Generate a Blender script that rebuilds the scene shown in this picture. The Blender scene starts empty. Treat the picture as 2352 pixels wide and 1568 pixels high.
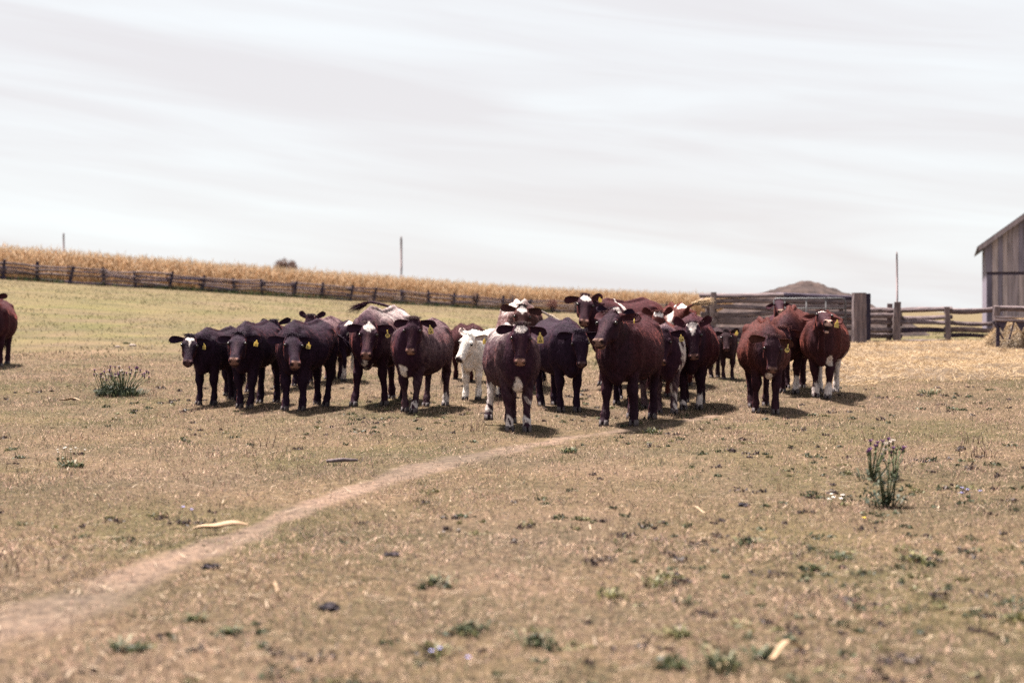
import bpy, math, random
import numpy as np
from mathutils import Vector, Matrix

# ------------------------------------------------------------------ camera, sky, sun, exposure
scene = bpy.context.scene
COL = scene.collection
CAM_H = 1.6            # eye height
FPX = 3267.0           # focal length in pixels of a 2352 px wide frame (50 mm on 36 mm)
HOR = 682.0            # row of the level horizon in a 2352 x 1568 frame
CX, CY = 1176.0, 784.0

cam_d = bpy.data.cameras.new('camera')
cam_d.lens = 50.0
cam_d.sensor_width = 36.0
cam_d.shift_y = (HOR - CY) / 2352.0
cam_d.clip_start = 0.1
cam_d.clip_end = 5000
cam_d.dof.use_dof = True
cam_d.dof.focus_distance = 17.6
cam_d.dof.aperture_fstop = 1.3
cam = bpy.data.objects.new('camera', cam_d)
COL.objects.link(cam)
cam.location = (0, 0, CAM_H)
cam.rotation_euler = (math.radians(90), 0, 0)
scene.camera = cam

SUN_EL = math.radians(68)
sun_h = Vector((-0.55, 0.75)).normalized()            # towards the sun, on the ground plane
to_sun = Vector((sun_h.x * math.cos(SUN_EL), sun_h.y * math.cos(SUN_EL), math.sin(SUN_EL)))

world = bpy.data.worlds.new('World')
scene.world = world
world.use_nodes = True
wn, wl = world.node_tree.nodes, world.node_tree.links
wn.clear()
w_out = wn.new('ShaderNodeOutputWorld')
w_bg = wn.new('ShaderNodeBackground')
w_bg.inputs['Strength'].default_value = 0.0500
w_sky = wn.new('ShaderNodeTexSky')
w_sky.sky_type = 'NISHITA'
w_sky.sun_disc = False
w_sky.sun_elevation = SUN_EL
w_sky.sun_rotation = math.atan2(sun_h.x, sun_h.y)
w_tc = wn.new('ShaderNodeTexCoord')
w_map = wn.new('ShaderNodeMapping')
w_map.inputs['Scale'].default_value = (1.3, 1.3, 17.0)
w_rot = wn.new('ShaderNodeMapping')
w_rot.inputs['Rotation'].default_value = (0, math.radians(-7.0), 0)
w_n1 = wn.new('ShaderNodeTexNoise')
w_n1.inputs['Scale'].default_value = 2.1
w_n1.inputs['Detail'].default_value = 4.0
w_n1.inputs['Roughness'].default_value = 0.5
w_n1.inputs['Distortion'].default_value = 0.5
w_ramp = wn.new('ShaderNodeValToRGB')
w_ramp.color_ramp.elements[0].position = 0.32
w_ramp.color_ramp.elements[0].color = (4.14, 3.99, 4.03, 1)
w_ramp.color_ramp.elements[1].position = 0.72
w_ramp.color_ramp.elements[1].color = (4.78, 4.97, 5.04, 1)
w_mix = wn.new('ShaderNodeMixRGB')
w_mix.inputs['Fac'].default_value = 0.94
wl.new(w_tc.outputs['Generated'], w_rot.inputs['Vector'])
wl.new(w_rot.outputs['Vector'], w_map.inputs['Vector'])
wl.new(w_map.outputs['Vector'], w_n1.inputs['Vector'])
wl.new(w_n1.outputs['Fac'], w_ramp.inputs['Fac'])
wl.new(w_sky.outputs['Color'], w_mix.inputs['Color1'])
wl.new(w_ramp.outputs['Color'], w_mix.inputs['Color2'])
wl.new(w_mix.outputs['Color'], w_bg.inputs['Color'])
wl.new(w_bg.outputs['Background'], w_out.inputs['Surface'])

sun_d = bpy.data.lights.new('sun', 'SUN')
sun_d.energy = 5.0
sun_d.angle = math.radians(5.0)
sun_d.color = (1.0, 0.93, 0.84)
sun = bpy.data.objects.new('sun', sun_d)
COL.objects.link(sun)
sun.location = (-20, 30, 40)
sun.rotation_euler = to_sun.to_track_quat('Z', 'Y').to_euler()

scene.view_settings.view_transform = 'Standard'
scene.view_settings.look = 'None'
scene.view_settings.exposure = 2.02
scene.view_settings.gamma = 1.0
scene.view_settings.use_curve_mapping = False
scene.cycles.max_bounces = 6
scene.cycles.diffuse_bounces = 3
scene.cycles.use_denoising = False

rng = np.random.default_rng(7)
random.seed(7)

# ------------------------------------------------------------------ helpers
def sstep(a, b, x):
    t = np.clip((np.asarray(x, float) - a) / (b - a), 0, 1)
    return t * t * (3 - 2 * t)

class VNoise:
    """value noise in 2-D, tiled"""
    def __init__(self, seed):
        self.t = np.random.default_rng(seed).random((256, 256))
    def __call__(self, x, y):
        x = np.asarray(x, float); y = np.asarray(y, float)
        xi = np.floor(x).astype(int); yi = np.floor(y).astype(int)
        fx = x - xi; fy = y - yi
        fx = fx * fx * (3 - 2 * fx); fy = fy * fy * (3 - 2 * fy)
        t = self.t
        a = t[xi % 256, yi % 256]; b = t[(xi + 1) % 256, yi % 256]
        c = t[xi % 256, (yi + 1) % 256]; d = t[(xi + 1) % 256, (yi + 1) % 256]
        return (a * (1 - fx) + b * fx) * (1 - fy) + (c * (1 - fx) + d * fx) * fy
    def fbm(self, x, y, o=4):
        s = 0; w = 0.5; tot = 0
        for k in range(o):
            s = s + w * self(x * 2 ** k + 17.3 * k, y * 2 ** k + 9.1 * k); tot += w; w *= 0.5
        return s / tot
N1, N2, N3, N4 = VNoise(1), VNoise(2), VNoise(3), VNoise(4)

def terrain(x, y):
    x = np.asarray(x, float); y = np.asarray(y, float)
    z = 0.11 * sstep(19, 27, y)
    left = np.where(x < 2, (2 - x), 0)
    z = z + 0.071 * left * sstep(16, 72, y)
    right = np.where(x > 2, x - 2, 0)
    z = z - 0.032 * right * sstep(44, 110, y)
    z = z + 0.03 * (N1.fbm(x * 0.35, y * 0.35, 3) - 0.5) * sstep(4, 9, y) * (1 + sstep(25, 60, y) * 3)
    return z
def tz(x, y):
    return float(terrain(x, y))

def at_depth(px, py, d):
    return Vector(((px - CX) / FPX * d, d, CAM_H + (HOR - py) / FPX * d))
def on_ground(px, py):
    ds = np.arange(4.0, 160.0, 0.02)
    zr = CAM_H + (HOR - py) / FPX * ds
    zt = terrain((px - CX) / FPX * ds, ds)
    k = int(np.argmax(zr <= zt))
    d = float(ds[k])
    x = (px - CX) / FPX * d
    return Vector((x, d, tz(x, d)))
def on_ground_d(px, d):
    x = (px - CX) / FPX * d
    return Vector((x, d, tz(x, d)))

def mesh_np(name, verts, faces=None, tris=None, smooth=False):
    me = bpy.data.meshes.new(name)
    if tris is not None:
        v = np.ascontiguousarray(verts, dtype=np.float32); t = np.ascontiguousarray(tris, dtype=np.int32)
        me.vertices.add(len(v)); me.vertices.foreach_set('co', v.ravel())
        me.loops.add(t.size); me.loops.foreach_set('vertex_index', t.ravel())
        me.polygons.add(len(t))
        me.polygons.foreach_set('loop_start', np.arange(0, t.size, t.shape[1], dtype=np.int32))
        me.update(calc_edges=True)
    else:
        me.from_pydata([tuple(p) for p in verts], [], [tuple(f) for f in faces])
        me.update()
    if smooth:
        me.polygons.foreach_set('use_smooth', np.ones(len(me.polygons), dtype=bool))
    return me
def set_col(me, cols, name='Col'):
    c = np.ones((len(cols), 4), dtype=np.float32); c[:, :3] = cols
    a = me.color_attributes.new(name, 'FLOAT_COLOR', 'POINT')
    a.data.foreach_set('color', c.ravel())
def link(name, me, mat=None, parent=None):
    o = bpy.data.objects.new(name, me)
    COL.objects.link(o)
    if mat is not None and len(me.materials) == 0:
        me.materials.append(mat)
    if parent is not None:
        o.parent = parent
    return o
def empty(name, loc=(0, 0, 0), rz=0.0):
    o = bpy.data.objects.new(name, None)
    o.empty_display_size = 0.2
    COL.objects.link(o)
    o.location = loc; o.rotation_euler = (0, 0, rz)
    return o
def tag(o, label=None, cat=None, group=None, kind=None):
    if label: o['label'] = label
    if cat: o['category'] = cat
    if group: o['group'] = group
    if kind: o['kind'] = kind
    return o

class MB:
    """collects verts and faces of one mesh"""
    def __init__(self): self.v = []; self.f = []; self.c = []
    def add(self, v, f, c=None):
        b = len(self.v)
        self.v += [tuple(p) for p in v]
        self.f += [tuple(i + b for i in q) for q in f]
        if c is not None: self.c += [c] * len(v)
    def loft(self, rings, c=None, cap=True):
        n = len(rings[0]); v = [p for r in rings for p in r]; f = []
        for i in range(len(rings) - 1):
            for j in range(n):
                f.append((i * n + j, i * n + (j + 1) % n, (i + 1) * n + (j + 1) % n, (i + 1) * n + j))
        if cap:
            f.append(tuple(range(n - 1, -1, -1)))
            f.append(tuple(range((len(rings) - 1) * n, len(rings) * n)))
        self.add(v, f, c)
    def box(self, c, s, rot=None, col=None):
        v = []
        for dx in (-.5, .5):
            for dy in (-.5, .5):
                for dz in (-.5, .5):
                    p = Vector((dx * s[0], dy * s[1], dz * s[2]))
                    if rot is not None: p = rot @ p
                    v.append(p + Vector(c))
        self.add(v, [(0, 1, 3, 2), (4, 6, 7, 5), (0, 4, 5, 1), (2, 3, 7, 6), (0, 2, 6, 4), (1, 5, 7, 3)], col)
    def tube(self, pts, rad, n=8, c=None, wob=0.0, flat=1.0):
        pts = [Vector(p) for p in pts]
        if not hasattr(rad, '__len__'): rad = [rad] * len(pts)
        rings = []
        for i, p in enumerate(pts):
            t = (pts[min(i + 1, len(pts) - 1)] - pts[max(i - 1, 0)]).normalized()
            a = t.cross(Vector((0, 0, 1)))
            if a.length < 1e-3: a = t.cross(Vector((1, 0, 0)))
            a.normalize(); b = a.cross(t).normalized()
            rings.append([p + (a * math.cos(2 * math.pi * k / n) + b * math.sin(2 * math.pi * k / n) * flat) * rad[i] * (1 + wob * (random.random() - .5)) for k in range(n)])
        self.loft(rings, c)
    def ellipsoid(self, c, r, rot=None, n=14, m=9, col=None):
        v = []; f = []
        for i in range(m + 1):
            th = math.pi * i / m
            for j in range(n):
                ph = 2 * math.pi * j / n
                p = Vector((math.sin(th) * math.cos(ph) * r[0], math.sin(th) * math.sin(ph) * r[1], math.cos(th) * r[2]))
                if rot is not None: p = rot @ p
                v.append(p + Vector(c))
        for i in range(m):
            for j in range(n):
                f.append((i * n + j, (i + 1) * n + j, (i + 1) * n + (j + 1) % n, i * n + (j + 1) % n))
        self.add(v, f, col)
    def build(self, name, mat, parent=None, smooth=True):
        me = mesh_np(name, self.v, self.f, smooth=smooth)
        if self.c: set_col(me, np.array(self.c))
        return link(name, me, mat, parent)

# ------------------------------------------------------------------ materials
def new_mat(name):
    m = bpy.data.materials.new(name); m.use_nodes = True
    n = m.node_tree.nodes; l = m.node_tree.links
    p = n['Principled BSDF']
    return m, n, l, p
def noise_node(n, l, scale, detail=4, coord='Object', stretch=None, rough=0.55):
    tc = n.new('ShaderNodeTexCoord'); nz = n.new('ShaderNodeTexNoise')
    nz.inputs['Scale'].default_value = scale; nz.inputs['Detail'].default_value = detail
    nz.inputs['Roughness'].default_value = rough
    if stretch is not None:
        mp = n.new('ShaderNodeMapping'); mp.inputs['Scale'].default_value = stretch
        l.new(tc.outputs[coord], mp.inputs['Vector']); l.new(mp.outputs['Vector'], nz.inputs['Vector'])
    else:
        l.new(tc.outputs[coord], nz.inputs['Vector'])
    return nz
def ramp(n, l, src, stops):
    r = n.new('ShaderNodeValToRGB'); e = r.color_ramp.elements
    while len(e) < len(stops): e.new(0.5)
    for k, (p, c) in enumerate(stops):
        e[k].position = p; e[k].color = (*c, 1)
    l.new(src, r.inputs['Fac']); return r
def bump(n, l, p, src, strength=0.5, dist=0.02):
    b = n.new('ShaderNodeBump'); b.inputs['Strength'].default_value = strength; b.inputs['Distance'].default_value = dist
    l.new(src, b.inputs['Height']); l.new(b.outputs['Normal'], p.inputs['Normal'])
def noisy(name, stops, scale, rough=0.85, stretch=None, bs=0.4, bd=0.02, spec=0.2, detail=5):
    m, n, l, p = new_mat(name)
    nz = noise_node(n, l, scale, detail, stretch=stretch)
    r = ramp(n, l, nz.outputs['Fac'], stops)
    l.new(r.outputs['Color'], p.inputs['Base Color'])
    p.inputs['Roughness'].default_value = rough
    p.inputs['Specular IOR Level'].default_value = spec
    if bs: bump(n, l, p, nz.outputs['Fac'], bs, bd)
    return m
def attr_mat(name, rough=0.8, spec=0.15, trans=0.0, var=None, sheen=None):
    """colour from the mesh's own colour attribute"""
    m, n, l, p = new_mat(name)
    a = n.new('ShaderNodeAttribute'); a.attribute_name = 'Col'
    src = a.outputs['Color']
    if var:
        nz = noise_node(n, l, var[0], 4)
        r = ramp(n, l, nz.outputs['Fac'], [(0.3, (var[1],) * 3), (0.7, (var[2],) * 3)])
        mx = n.new('ShaderNodeMixRGB'); mx.blend_type = 'MULTIPLY'; mx.inputs['Fac'].default_value = 1
        l.new(src, mx.inputs['Color1']); l.new(r.outputs['Color'], mx.inputs['Color2']); src = mx.outputs['Color']
        bump(n, l, p, nz.outputs['Fac'], 0.5, var[3])
    l.new(src, p.inputs['Base Color'])
    p.inputs['Roughness'].default_value = rough
    p.inputs['Specular IOR Level'].default_value = spec
    if sheen:
        p.inputs['Sheen Weight'].default_value = sheen[0]
        p.inputs['Sheen Roughness'].default_value = sheen[1]
        p.inputs['Sheen Tint'].default_value = (*sheen[2], 1)
    if trans > 0:
        t = n.new('ShaderNodeBsdfTranslucent'); l.new(src, t.inputs['Color'])
        mx = n.new('ShaderNodeMixShader'); mx.inputs['Fac'].default_value = trans
        l.new(p.outputs['BSDF'], mx.inputs[1]); l.new(t.outputs['BSDF'], mx.inputs[2])
        l.new(mx.outputs['Shader'], n['Material Output'].inputs['Surface'])
    return m

M = {}
M['grass'] = attr_mat('grass', 0.7, 0.2, trans=0.3)
M['corn'] = attr_mat('corn', 0.7, 0.2, trans=0.35)
M['straw'] = attr_mat('straw', 0.6, 0.3, trans=0.25)
M['leaf'] = attr_mat('leaf', 0.6, 0.3, trans=0.2)
M['lump'] = attr_mat('lump', 0.95, 0.1, var=(3.0, 0.55, 1.35, 0.08))
M['wood'] = noisy('wood', [(0.3, (0.058, 0.042, 0.049)), (0.5, (0.127, 0.096, 0.102)), (0.72, (0.223, 0.164, 0.166))], 2.2, stretch=(1.2, 9, 9), bs=0.8, bd=0.02)
M['wood_dark'] = noisy('wood_dark', [(0.3, (0.024, 0.017, 0.035)), (0.55, (0.057, 0.043, 0.065)), (0.75, (0.108, 0.078, 0.094))], 2.2, stretch=(1.2, 9, 9), bs=0.8, bd=0.02)
M['post'] = noisy('post', [(0.3, (0.070, 0.054, 0.060)), (0.52, (0.151, 0.115, 0.121)), (0.74, (0.244, 0.187, 0.188))], 2.4, stretch=(8, 8, 0.8), bs=0.8, bd=0.02)
M['post_dark'] = noisy('post_dark', [(0.3, (0.014, 0.011, 0.024)), (0.55, (0.034, 0.027, 0.046)), (0.75, (0.062, 0.048, 0.064))], 2.4, stretch=(8, 8, 0.8), bs=0.8, bd=0.02)
M['steel'] = noisy('steel', [(0.35, (0.050, 0.050, 0.061)), (0.7, (0.115, 0.108, 0.115))], 6, rough=0.55, spec=0.5, bs=0)
M['roof'] = noisy('roof', [(0.3, (0.072, 0.065, 0.072)), (0.7, (0.158, 0.137, 0.137))], 3, rough=0.6, stretch=(1, 6, 1), bs=0.2)
def tag_material():
    m = noisy('tag', [(0.3, (0.52, 0.40, 0.15)), (0.6, (0.76, 0.62, 0.25))], 22, rough=0.5, bs=0)
    n, l = m.node_tree.nodes, m.node_tree.links
    t = n.new('ShaderNodeBsdfTranslucent'); t.inputs['Color'].default_value = (0.82, 0.66, 0.24, 1)
    mx = n.new('ShaderNodeMixShader'); mx.inputs['Fac'].default_value = 0.4
    l.new(n['Principled BSDF'].outputs['BSDF'], mx.inputs[1]); l.new(t.outputs['BSDF'], mx.inputs[2])
    l.new(mx.outputs['Shader'], n['Material Output'].inputs['Surface'])
    return m
M['tag'] = tag_material()
M['ink'] = noisy('ink', [(0.3, (0.012, 0.01, 0.015)), (0.7, (0.02, 0.018, 0.02))], 30, rough=0.6, bs=0)
M['eye'] = noisy('eye', [(0.3, (0.008, 0.005, 0.006)), (0.7, (0.02, 0.012, 0.01))], 8, rough=0.25, spec=0.35, bs=0)
M['hoof'] = noisy('hoof', [(0.3, (0.03, 0.024, 0.03)), (0.7, (0.09, 0.07, 0.07))], 14, rough=0.7, bs=0.4, bd=0.005)
M['dung'] = noisy('dung', [(0.3, (0.010, 0.008, 0.014)), (0.7, (0.04, 0.028, 0.034))], 18, rough=0.85, bs=0.8, bd=0.02)
M['fallen'] = noisy('fallen', [(0.3, (0.233, 0.144, 0.079)), (0.7, (0.357, 0.253, 0.177))], 5, rough=0.7, stretch=(1, 10, 10), bs=0.5, bd=0.01)

# ------------------------------------------------------------------ ground
def path_mid(y):
    """x of the middle of the trodden path, and half width"""
    P = [(1, -4.4), (6.0, -2.72), (6.8, -2.45), (8.46, -2.03), (11.17, -1.48), (12.4, -1.13), (13.65, -0.72), (15.0, 0.05), (16.0, 0.62), (16.7, 1.1), (17.6, 1.8), (19.5, 2.9)]
    ys, xs = zip(*P)
    return np.interp(y, ys, xs)
def path_hw(y):
    return np.interp(y, [1, 7, 10, 12, 15, 17.5, 19.5], [0.36, 0.34, 0.22, 0.24, 0.42, 0.5, 0.3]) * (0.75 + 0.5 * N2(np.asarray(y) * 1.7, 3.3))

def green_amt(x, y):
    """where the turf is greener, 0..1"""
    g = sstep(0.46, 0.72, N3.fbm(np.asarray(x) * 0.55 + 40, np.asarray(y) * 0.42 + 11, 4))
    far = sstep(30, 44, y) * (1 - sstep(70, 110, y) * 0.6)
    return np.clip(g * 0.45 + far * (0.30 + 0.35 * N2.fbm(np.asarray(x) * 0.1, np.asarray(y) * 0.12, 3)), 0, 1)
def bare_amt(x, y):
    return sstep(0.52, 0.75, N4.fbm(np.asarray(x) * 0.7 + 5, np.asarray(y) * 0.5 + 31, 4)) * 0.55

def ground_col(x, y):
    g = green_amt(x, y)[..., None]; b = bare_amt(x, y)[..., None]
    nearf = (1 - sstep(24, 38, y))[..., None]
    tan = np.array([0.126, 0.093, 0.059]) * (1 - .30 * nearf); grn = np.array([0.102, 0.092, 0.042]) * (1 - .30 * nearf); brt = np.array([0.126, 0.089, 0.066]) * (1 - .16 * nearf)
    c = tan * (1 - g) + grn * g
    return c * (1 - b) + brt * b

def make_ground():
    xs = np.concatenate([-np.geomspace(14, 700, 40)[::-1], np.arange(-13.75, 13.8, 0.25), np.geomspace(14, 700, 40)])
    ys = np.concatenate([-np.geomspace(4, 200, 12)[::-1], np.arange(-3, 32, 0.25), np.geomspace(32, 2500, 110)])
    X, Y = np.meshgrid(xs, ys)
    Z = terrain(X, Y)
    V = np.stack([X, Y, Z], -1).reshape(-1, 3)
    nx, ny = len(xs), len(ys)
    i = np.arange(ny - 1)[:, None] * nx + np.arange(nx - 1)[None, :]
    F = np.stack([i, i + 1, i + 1 + nx, i + nx], -1).reshape(-1, 4)
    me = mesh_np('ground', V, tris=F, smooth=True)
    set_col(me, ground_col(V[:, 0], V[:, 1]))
    m, n, l, p = new_mat('turf')
    a = n.new('ShaderNodeAttribute'); a.attribute_name = 'Col'
    nz = noise_node(n, l, 14.0, 6, rough=0.7)
    r = ramp(n, l, nz.outputs['Fac'], [(0.30, (0.30, 0.29, 0.34)), (0.5, (0.9, 0.9, 0.9)), (0.70, (1.4, 1.33, 1.28))])
    nb = noise_node(n, l, 0.6, 5, stretch=(0.6, 1, 1))
    rb = ramp(n, l, nb.outputs['Fac'], [(0.34, (0.74, 0.77, 0.76)), (0.66, (1.16, 1.10, 1.08))])
    m1 = n.new('ShaderNodeMixRGB'); m1.blend_type = 'MULTIPLY'; m1.inputs['Fac'].default_value = 1
    m2 = n.new('ShaderNodeMixRGB'); m2.blend_type = 'MULTIPLY'; m2.inputs['Fac'].default_value = 1
    l.new(a.outputs['Color'], m1.inputs['Color1']); l.new(r.outputs['Color'], m1.inputs['Color2'])
    l.new(m1.outputs['Color'], m2.inputs['Color1']); l.new(rb.outputs['Color'], m2.inputs['Color2'])
    l.new(m2.outputs['Color'], p.inputs['Base Color'])
    p.inputs['Roughness'].default_value = 1.0; p.inputs['Specular IOR Level'].default_value = 0.05
    bump(n, l, p, nz.outputs['Fac'], 0.8, 0.03)
    o = link('ground', me, m)
    tag(o, kind='structure', label='dry tan pasture turf with thin green patches')
make_ground()

def make_path():
    """the bare strip, cut to a ragged outline cell by cell"""
    xs = np.arange(-4.2, 3.4, 0.045); ys = np.arange(2.5, 19.3, 0.045)
    X, Y = np.meshgrid(xs, ys)
    Dp = np.abs(X - path_mid(Y)) / path_hw(Y) + 1.1 * (N1.fbm(X * 3.1, Y * 2.6, 4) - .5)
    Z = terrain(X, Y) + 0.006
    V = np.stack([X, Y, Z], -1).reshape(-1, 3)
    nx, ny = len(xs), len(ys)
    i = np.arange(ny - 1)[:, None] * nx + np.arange(nx - 1)[None, :]
    keep = (Dp[:-1, :-1] < 1.05 - .55 * sstep(13.6, 17.2, Y[:-1, :-1]))
    F = np.stack([i, i + 1, i + 1 + nx, i + nx], -1)[keep]
    used = np.unique(F); re = np.full(len(V), -1); re[used] = np.arange(len(used))
    V[:, 2] += np.clip(.007 * (1 - Dp.reshape(-1)), -.010, .0) - .001 - .012 * sstep(.8, 1.0, Dp.reshape(-1) + .55 * sstep(13.6, 17.2, V[:, 1]))
    me = mesh_np('path', V[used], tris=re[F], smooth=True)
    f = sstep(1.0, 0.35, Dp.reshape(-1)[used] + .55 * sstep(13.6, 17.2, V[used][:, 1])) if False else 1 - sstep(0.30, 1.0, Dp.reshape(-1)[used] + .55 * sstep(13.6, 17.2, V[used][:, 1]))
    g = ground_col(V[used][:, 0], V[used][:, 1])
    e = np.array([0.136, 0.098, 0.077]) * (.85 + .3 * N3.fbm(V[used][:, 0] * 5, V[used][:, 1] * 4, 3))[:, None]
    set_col(me, g * (1 - f[:, None]) + e * f[:, None])
    o = link('path', me, bpy.data.materials['turf'])
    tag(o, kind='structure', label='narrow pale earth cattle path crossing the pasture')
make_path()

def blades(x, y, ln, wd, tilt, cols, name, mat, segs=1, z=None, jit=0.3, seed=3):
    """one mesh of grass blades: each a tapered, bent strip"""
    r = np.random.default_rng(seed)
    n = len(x)
    z = terrain(x, y) if z is None else z
    az = r.random(n) * 2 * np.pi
    wa = r.random(n) * np.pi * 2
    d = np.stack([np.cos(az) * np.sin(tilt), np.sin(az) * np.sin(tilt), np.cos(tilt)], -1)
    s = np.stack([np.cos(wa), np.sin(wa), np.zeros(n)], -1)
    base = np.stack([x, y, z - 0.004], -1)
    L = ln[:, None]; W = wd[:, None] * 0.5
    if segs == 1:
        V = np.stack([base - s * W, base + s * W, base + d * L], 1).reshape(-1, 3)
        F = np.arange(n * 3).reshape(-1, 3)
        C = np.repeat(cols, 3, 0)
    else:
        d2 = d * np.array([1, 1, 0.55]); d2 /= np.linalg.norm(d2, axis=1)[:, None]
        mid = base + d * L * 0.5; tip = mid + d2 * L * 0.5
        V = np.stack([base - s * W, base + s * W, mid + s * W * 0.8, mid - s * W * 0.8, tip], 1).reshape(-1, 3)
        k = np.arange(n)[:, None] * 5
        F = np.concatenate([k + np.array([[0, 1, 2]]), k + np.array([[0, 2, 3]]), k + np.array([[3, 2, 4]])], 0)
        C = np.repeat(cols, 5, 0)
    me = mesh_np(name, V, tris=F)
    set_col(me, C)
    return link(name, me, mat)

def make_grass():
    r = np.random.default_rng(11)
    nt = 74000
    ty = (5.3 ** 0.62 + r.random(nt) * (33 ** 0.62 - 5.3 ** 0.62)) ** (1 / 0.62)
    tx = (r.random(nt) * 2 - 1) * (0.385 * ty + 0.75)
    dp = np.abs(tx - path_mid(ty)) / path_hw(ty) + 0.5 * (N1.fbm(tx * 6, ty * 5, 3) - .5)
    keep = r.random(nt) < np.where((ty < 19.3), np.clip((dp - 0.15) * 0.95, 0.30, 1), 1)
    keep &= r.random(nt) > bare_amt(tx, ty) * 0.7
    tx, ty = tx[keep], ty[keep]; nt = len(tx)
    per = 9
    tg = r.random(nt) < np.clip(green_amt(tx, ty) * 0.5 + sstep(0.52, 0.72, N4.fbm(tx * 2.6 + 3, ty * 2.0, 3)) * 0.45 + 0.04, 0, 0.75)
    tl = 0.55 + 0.9 * r.random(nt) ** 2 + 0.5 * sstep(.5, .7, N2.fbm(tx * 1.3, ty * 1.1, 3))
    sp = 0.030 + 0.02 * r.random(nt)
    x = np.repeat(tx, per) + r.normal(0, 1, nt * per) * np.repeat(sp, per) * (1 + .02 * np.repeat(ty, per))
    y = np.repeat(ty, per) + r.normal(0, 1, nt * per) * np.repeat(sp, per) * (1 + .03 * np.repeat(ty, per))
    n = len(x)
    isg = np.repeat(tg, per) ^ (r.random(n) < .12)
    tan = np.array([[0.365, 0.253, 0.175], [0.46, 0.326, 0.236], [0.205, 0.135, 0.104], [0.37, 0.233, 0.184], [0.064, 0.043, 0.046]])
    grn = np.array([[0.07, 0.068, 0.034], [0.11, 0.10, 0.049], [0.036, 0.042, 0.026], [0.17, 0.145, 0.08]])
    c = np.where(isg[:, None], grn[r.integers(0, 4, n)], tan[r.integers(0, 5, n)]) * (0.7 + 0.6 * r.random((n, 1))) * np.repeat(0.42 + 1.02 * r.random(nt), per)[:, None]
    ln = (0.018 + 0.034 * r.random(n)) * np.repeat(tl, per)
    ln *= 1 + sstep(12, 30, y) * 0.35
    wd = 0.0034 * (1 + 0.05 * y) * (0.8 + 0.6 * r.random(n))
    tilt = np.radians(20 + 62 * r.random(n) ** 0.8)
    near = y < 9.5
    for k, (msk, sg) in enumerate(((near, 2), (~near, 1))):
        o = blades(x[msk], y[msk], ln[msk], wd[msk], tilt[msk], c[msk], 'grass', M['grass'], sg, seed=20 + k)
        tag(o, ('short grazed dry grass in the foreground', 'short dry grass further back around the herd')[k], 'grass', kind='stuff')
    # scattered longer stems and dead stalks
    n = 9000
    y = (5.3 ** 0.7 + r.random(n) * (45 ** 0.7 - 5.3 ** 0.7)) ** (1 / 0.7)
    x = (r.random(n) * 2 - 1) * (0.375 * y + 0.35)
    k = (N1.fbm(x * 0.9 + 9, y * 0.8, 3) > 0.53) | (r.random(n) < 0.25)
    k &= np.abs(x - path_mid(y)) > 0.5
    x, y = x[k], y[k]; n = len(x)
    cs = np.array([[0.09, 0.048, 0.04], [0.26, 0.19, 0.12], [0.06, 0.062, 0.03], [0.17, 0.11, 0.075]])[r.integers(0, 4, n)]
    o = blades(x, y, 0.05 + 0.09 * r.random(n) ** 2, 0.005 + 0.0002 * y, np.radians(40 * r.random(n)), cs, 'grass', M['grass'], 1, seed=77)
    tag(o, 'scattered taller dead grass stems across the pasture', 'grass', kind='stuff')
    # far turf: coarse low tufts to the fence
    n = 60000
    y = (30 ** 0.5 + r.random(n) * (125 ** 0.5 - 30 ** 0.5)) ** 2
    x = (r.random(n) * 2 - 1) * (0.375 * y + 0.35)
    k = (r.random(n) < 0.25 + 0.75 * sstep(0.45, 0.6, N3.fbm(x * 0.5, y * 0.3, 3)))
    x, y = x[k], y[k]; n = len(x)
    g = r.random(n) < green_amt(x, y) * 0.9
    c = np.where(g[:, None], np.array([0.085, 0.083, 0.038]), np.array([0.15, 0.112, 0.072])) * (0.75 + 0.5 * r.random((n, 1)))
    o = blades(x, y, 0.05 + 0.05 * r.random(n), 0.015 + 0.0006 * y, np.radians(20 + 50 * r.random(n)), c, 'grass', M['grass'], 1, seed=78)
    tag(o, 'blurred pasture grass rising to the far fence', 'grass', kind='stuff')
    # bits of pale straw lying about
    n = 2600
    y = (5.3 ** 0.6 + r.random(n) * (30 ** 0.6 - 5.3 ** 0.6)) ** (1 / 0.6)
    x = (r.random(n) * 2 - 1) * (0.375 * y + 0.35)
    c = np.array([0.36, 0.275, 0.20]) * (0.7 + 0.5 * r.random((n, 1)))
    o = blades(x, y, 0.06 + 0.16 * r.random(n) ** 2.5, 0.006 + 0.003 * r.random(n), np.radians(84 + 5 * r.random(n)), c, 'straw', M['straw'], 2, z=terrain(x, y) + 0.03, seed=79)
    tag(o, 'bits of pale straw strewn over the pasture', 'straw', kind='stuff')
make_grass()

# ------------------------------------------------------------------ far rail fence, maize field, poles, tree
def log_mesh(name, length, r, n=7, seed=0, taper=0.85, bend=0.03, segs=6, mat=None, vertical=False, flat=1.0):
    rr = random.Random(seed)
    rings = []
    ph = [rr.uniform(0.82, 1.15) for _ in range(n)]
    b1, b2 = rr.uniform(-bend, bend), rr.uniform(-bend, bend)
    for i in range(segs + 1):
        t = i / segs
        rad = r * (1 + (taper - 1) * t) * rr.uniform(0.93, 1.07)
        ox = b1 * math.sin(math.pi * t); oy = b2 * math.sin(math.pi * t * 1.3)
        ring = []
        for k in range(n):
            a = 2 * math.pi * k / n
            u, w = math.cos(a) * rad * ph[k] * rr.uniform(0.95, 1.05) + ox, math.sin(a) * rad * ph[k] * flat + oy
            ring.append((u, w, t * length) if vertical else (t * length, u, w))
        rings.append(ring)
    m = MB(); m.loft(rings)
    me = mesh_np(name, m.v, m.f, smooth=False)
    if mat: me.materials.append(mat)
    return me
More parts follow.
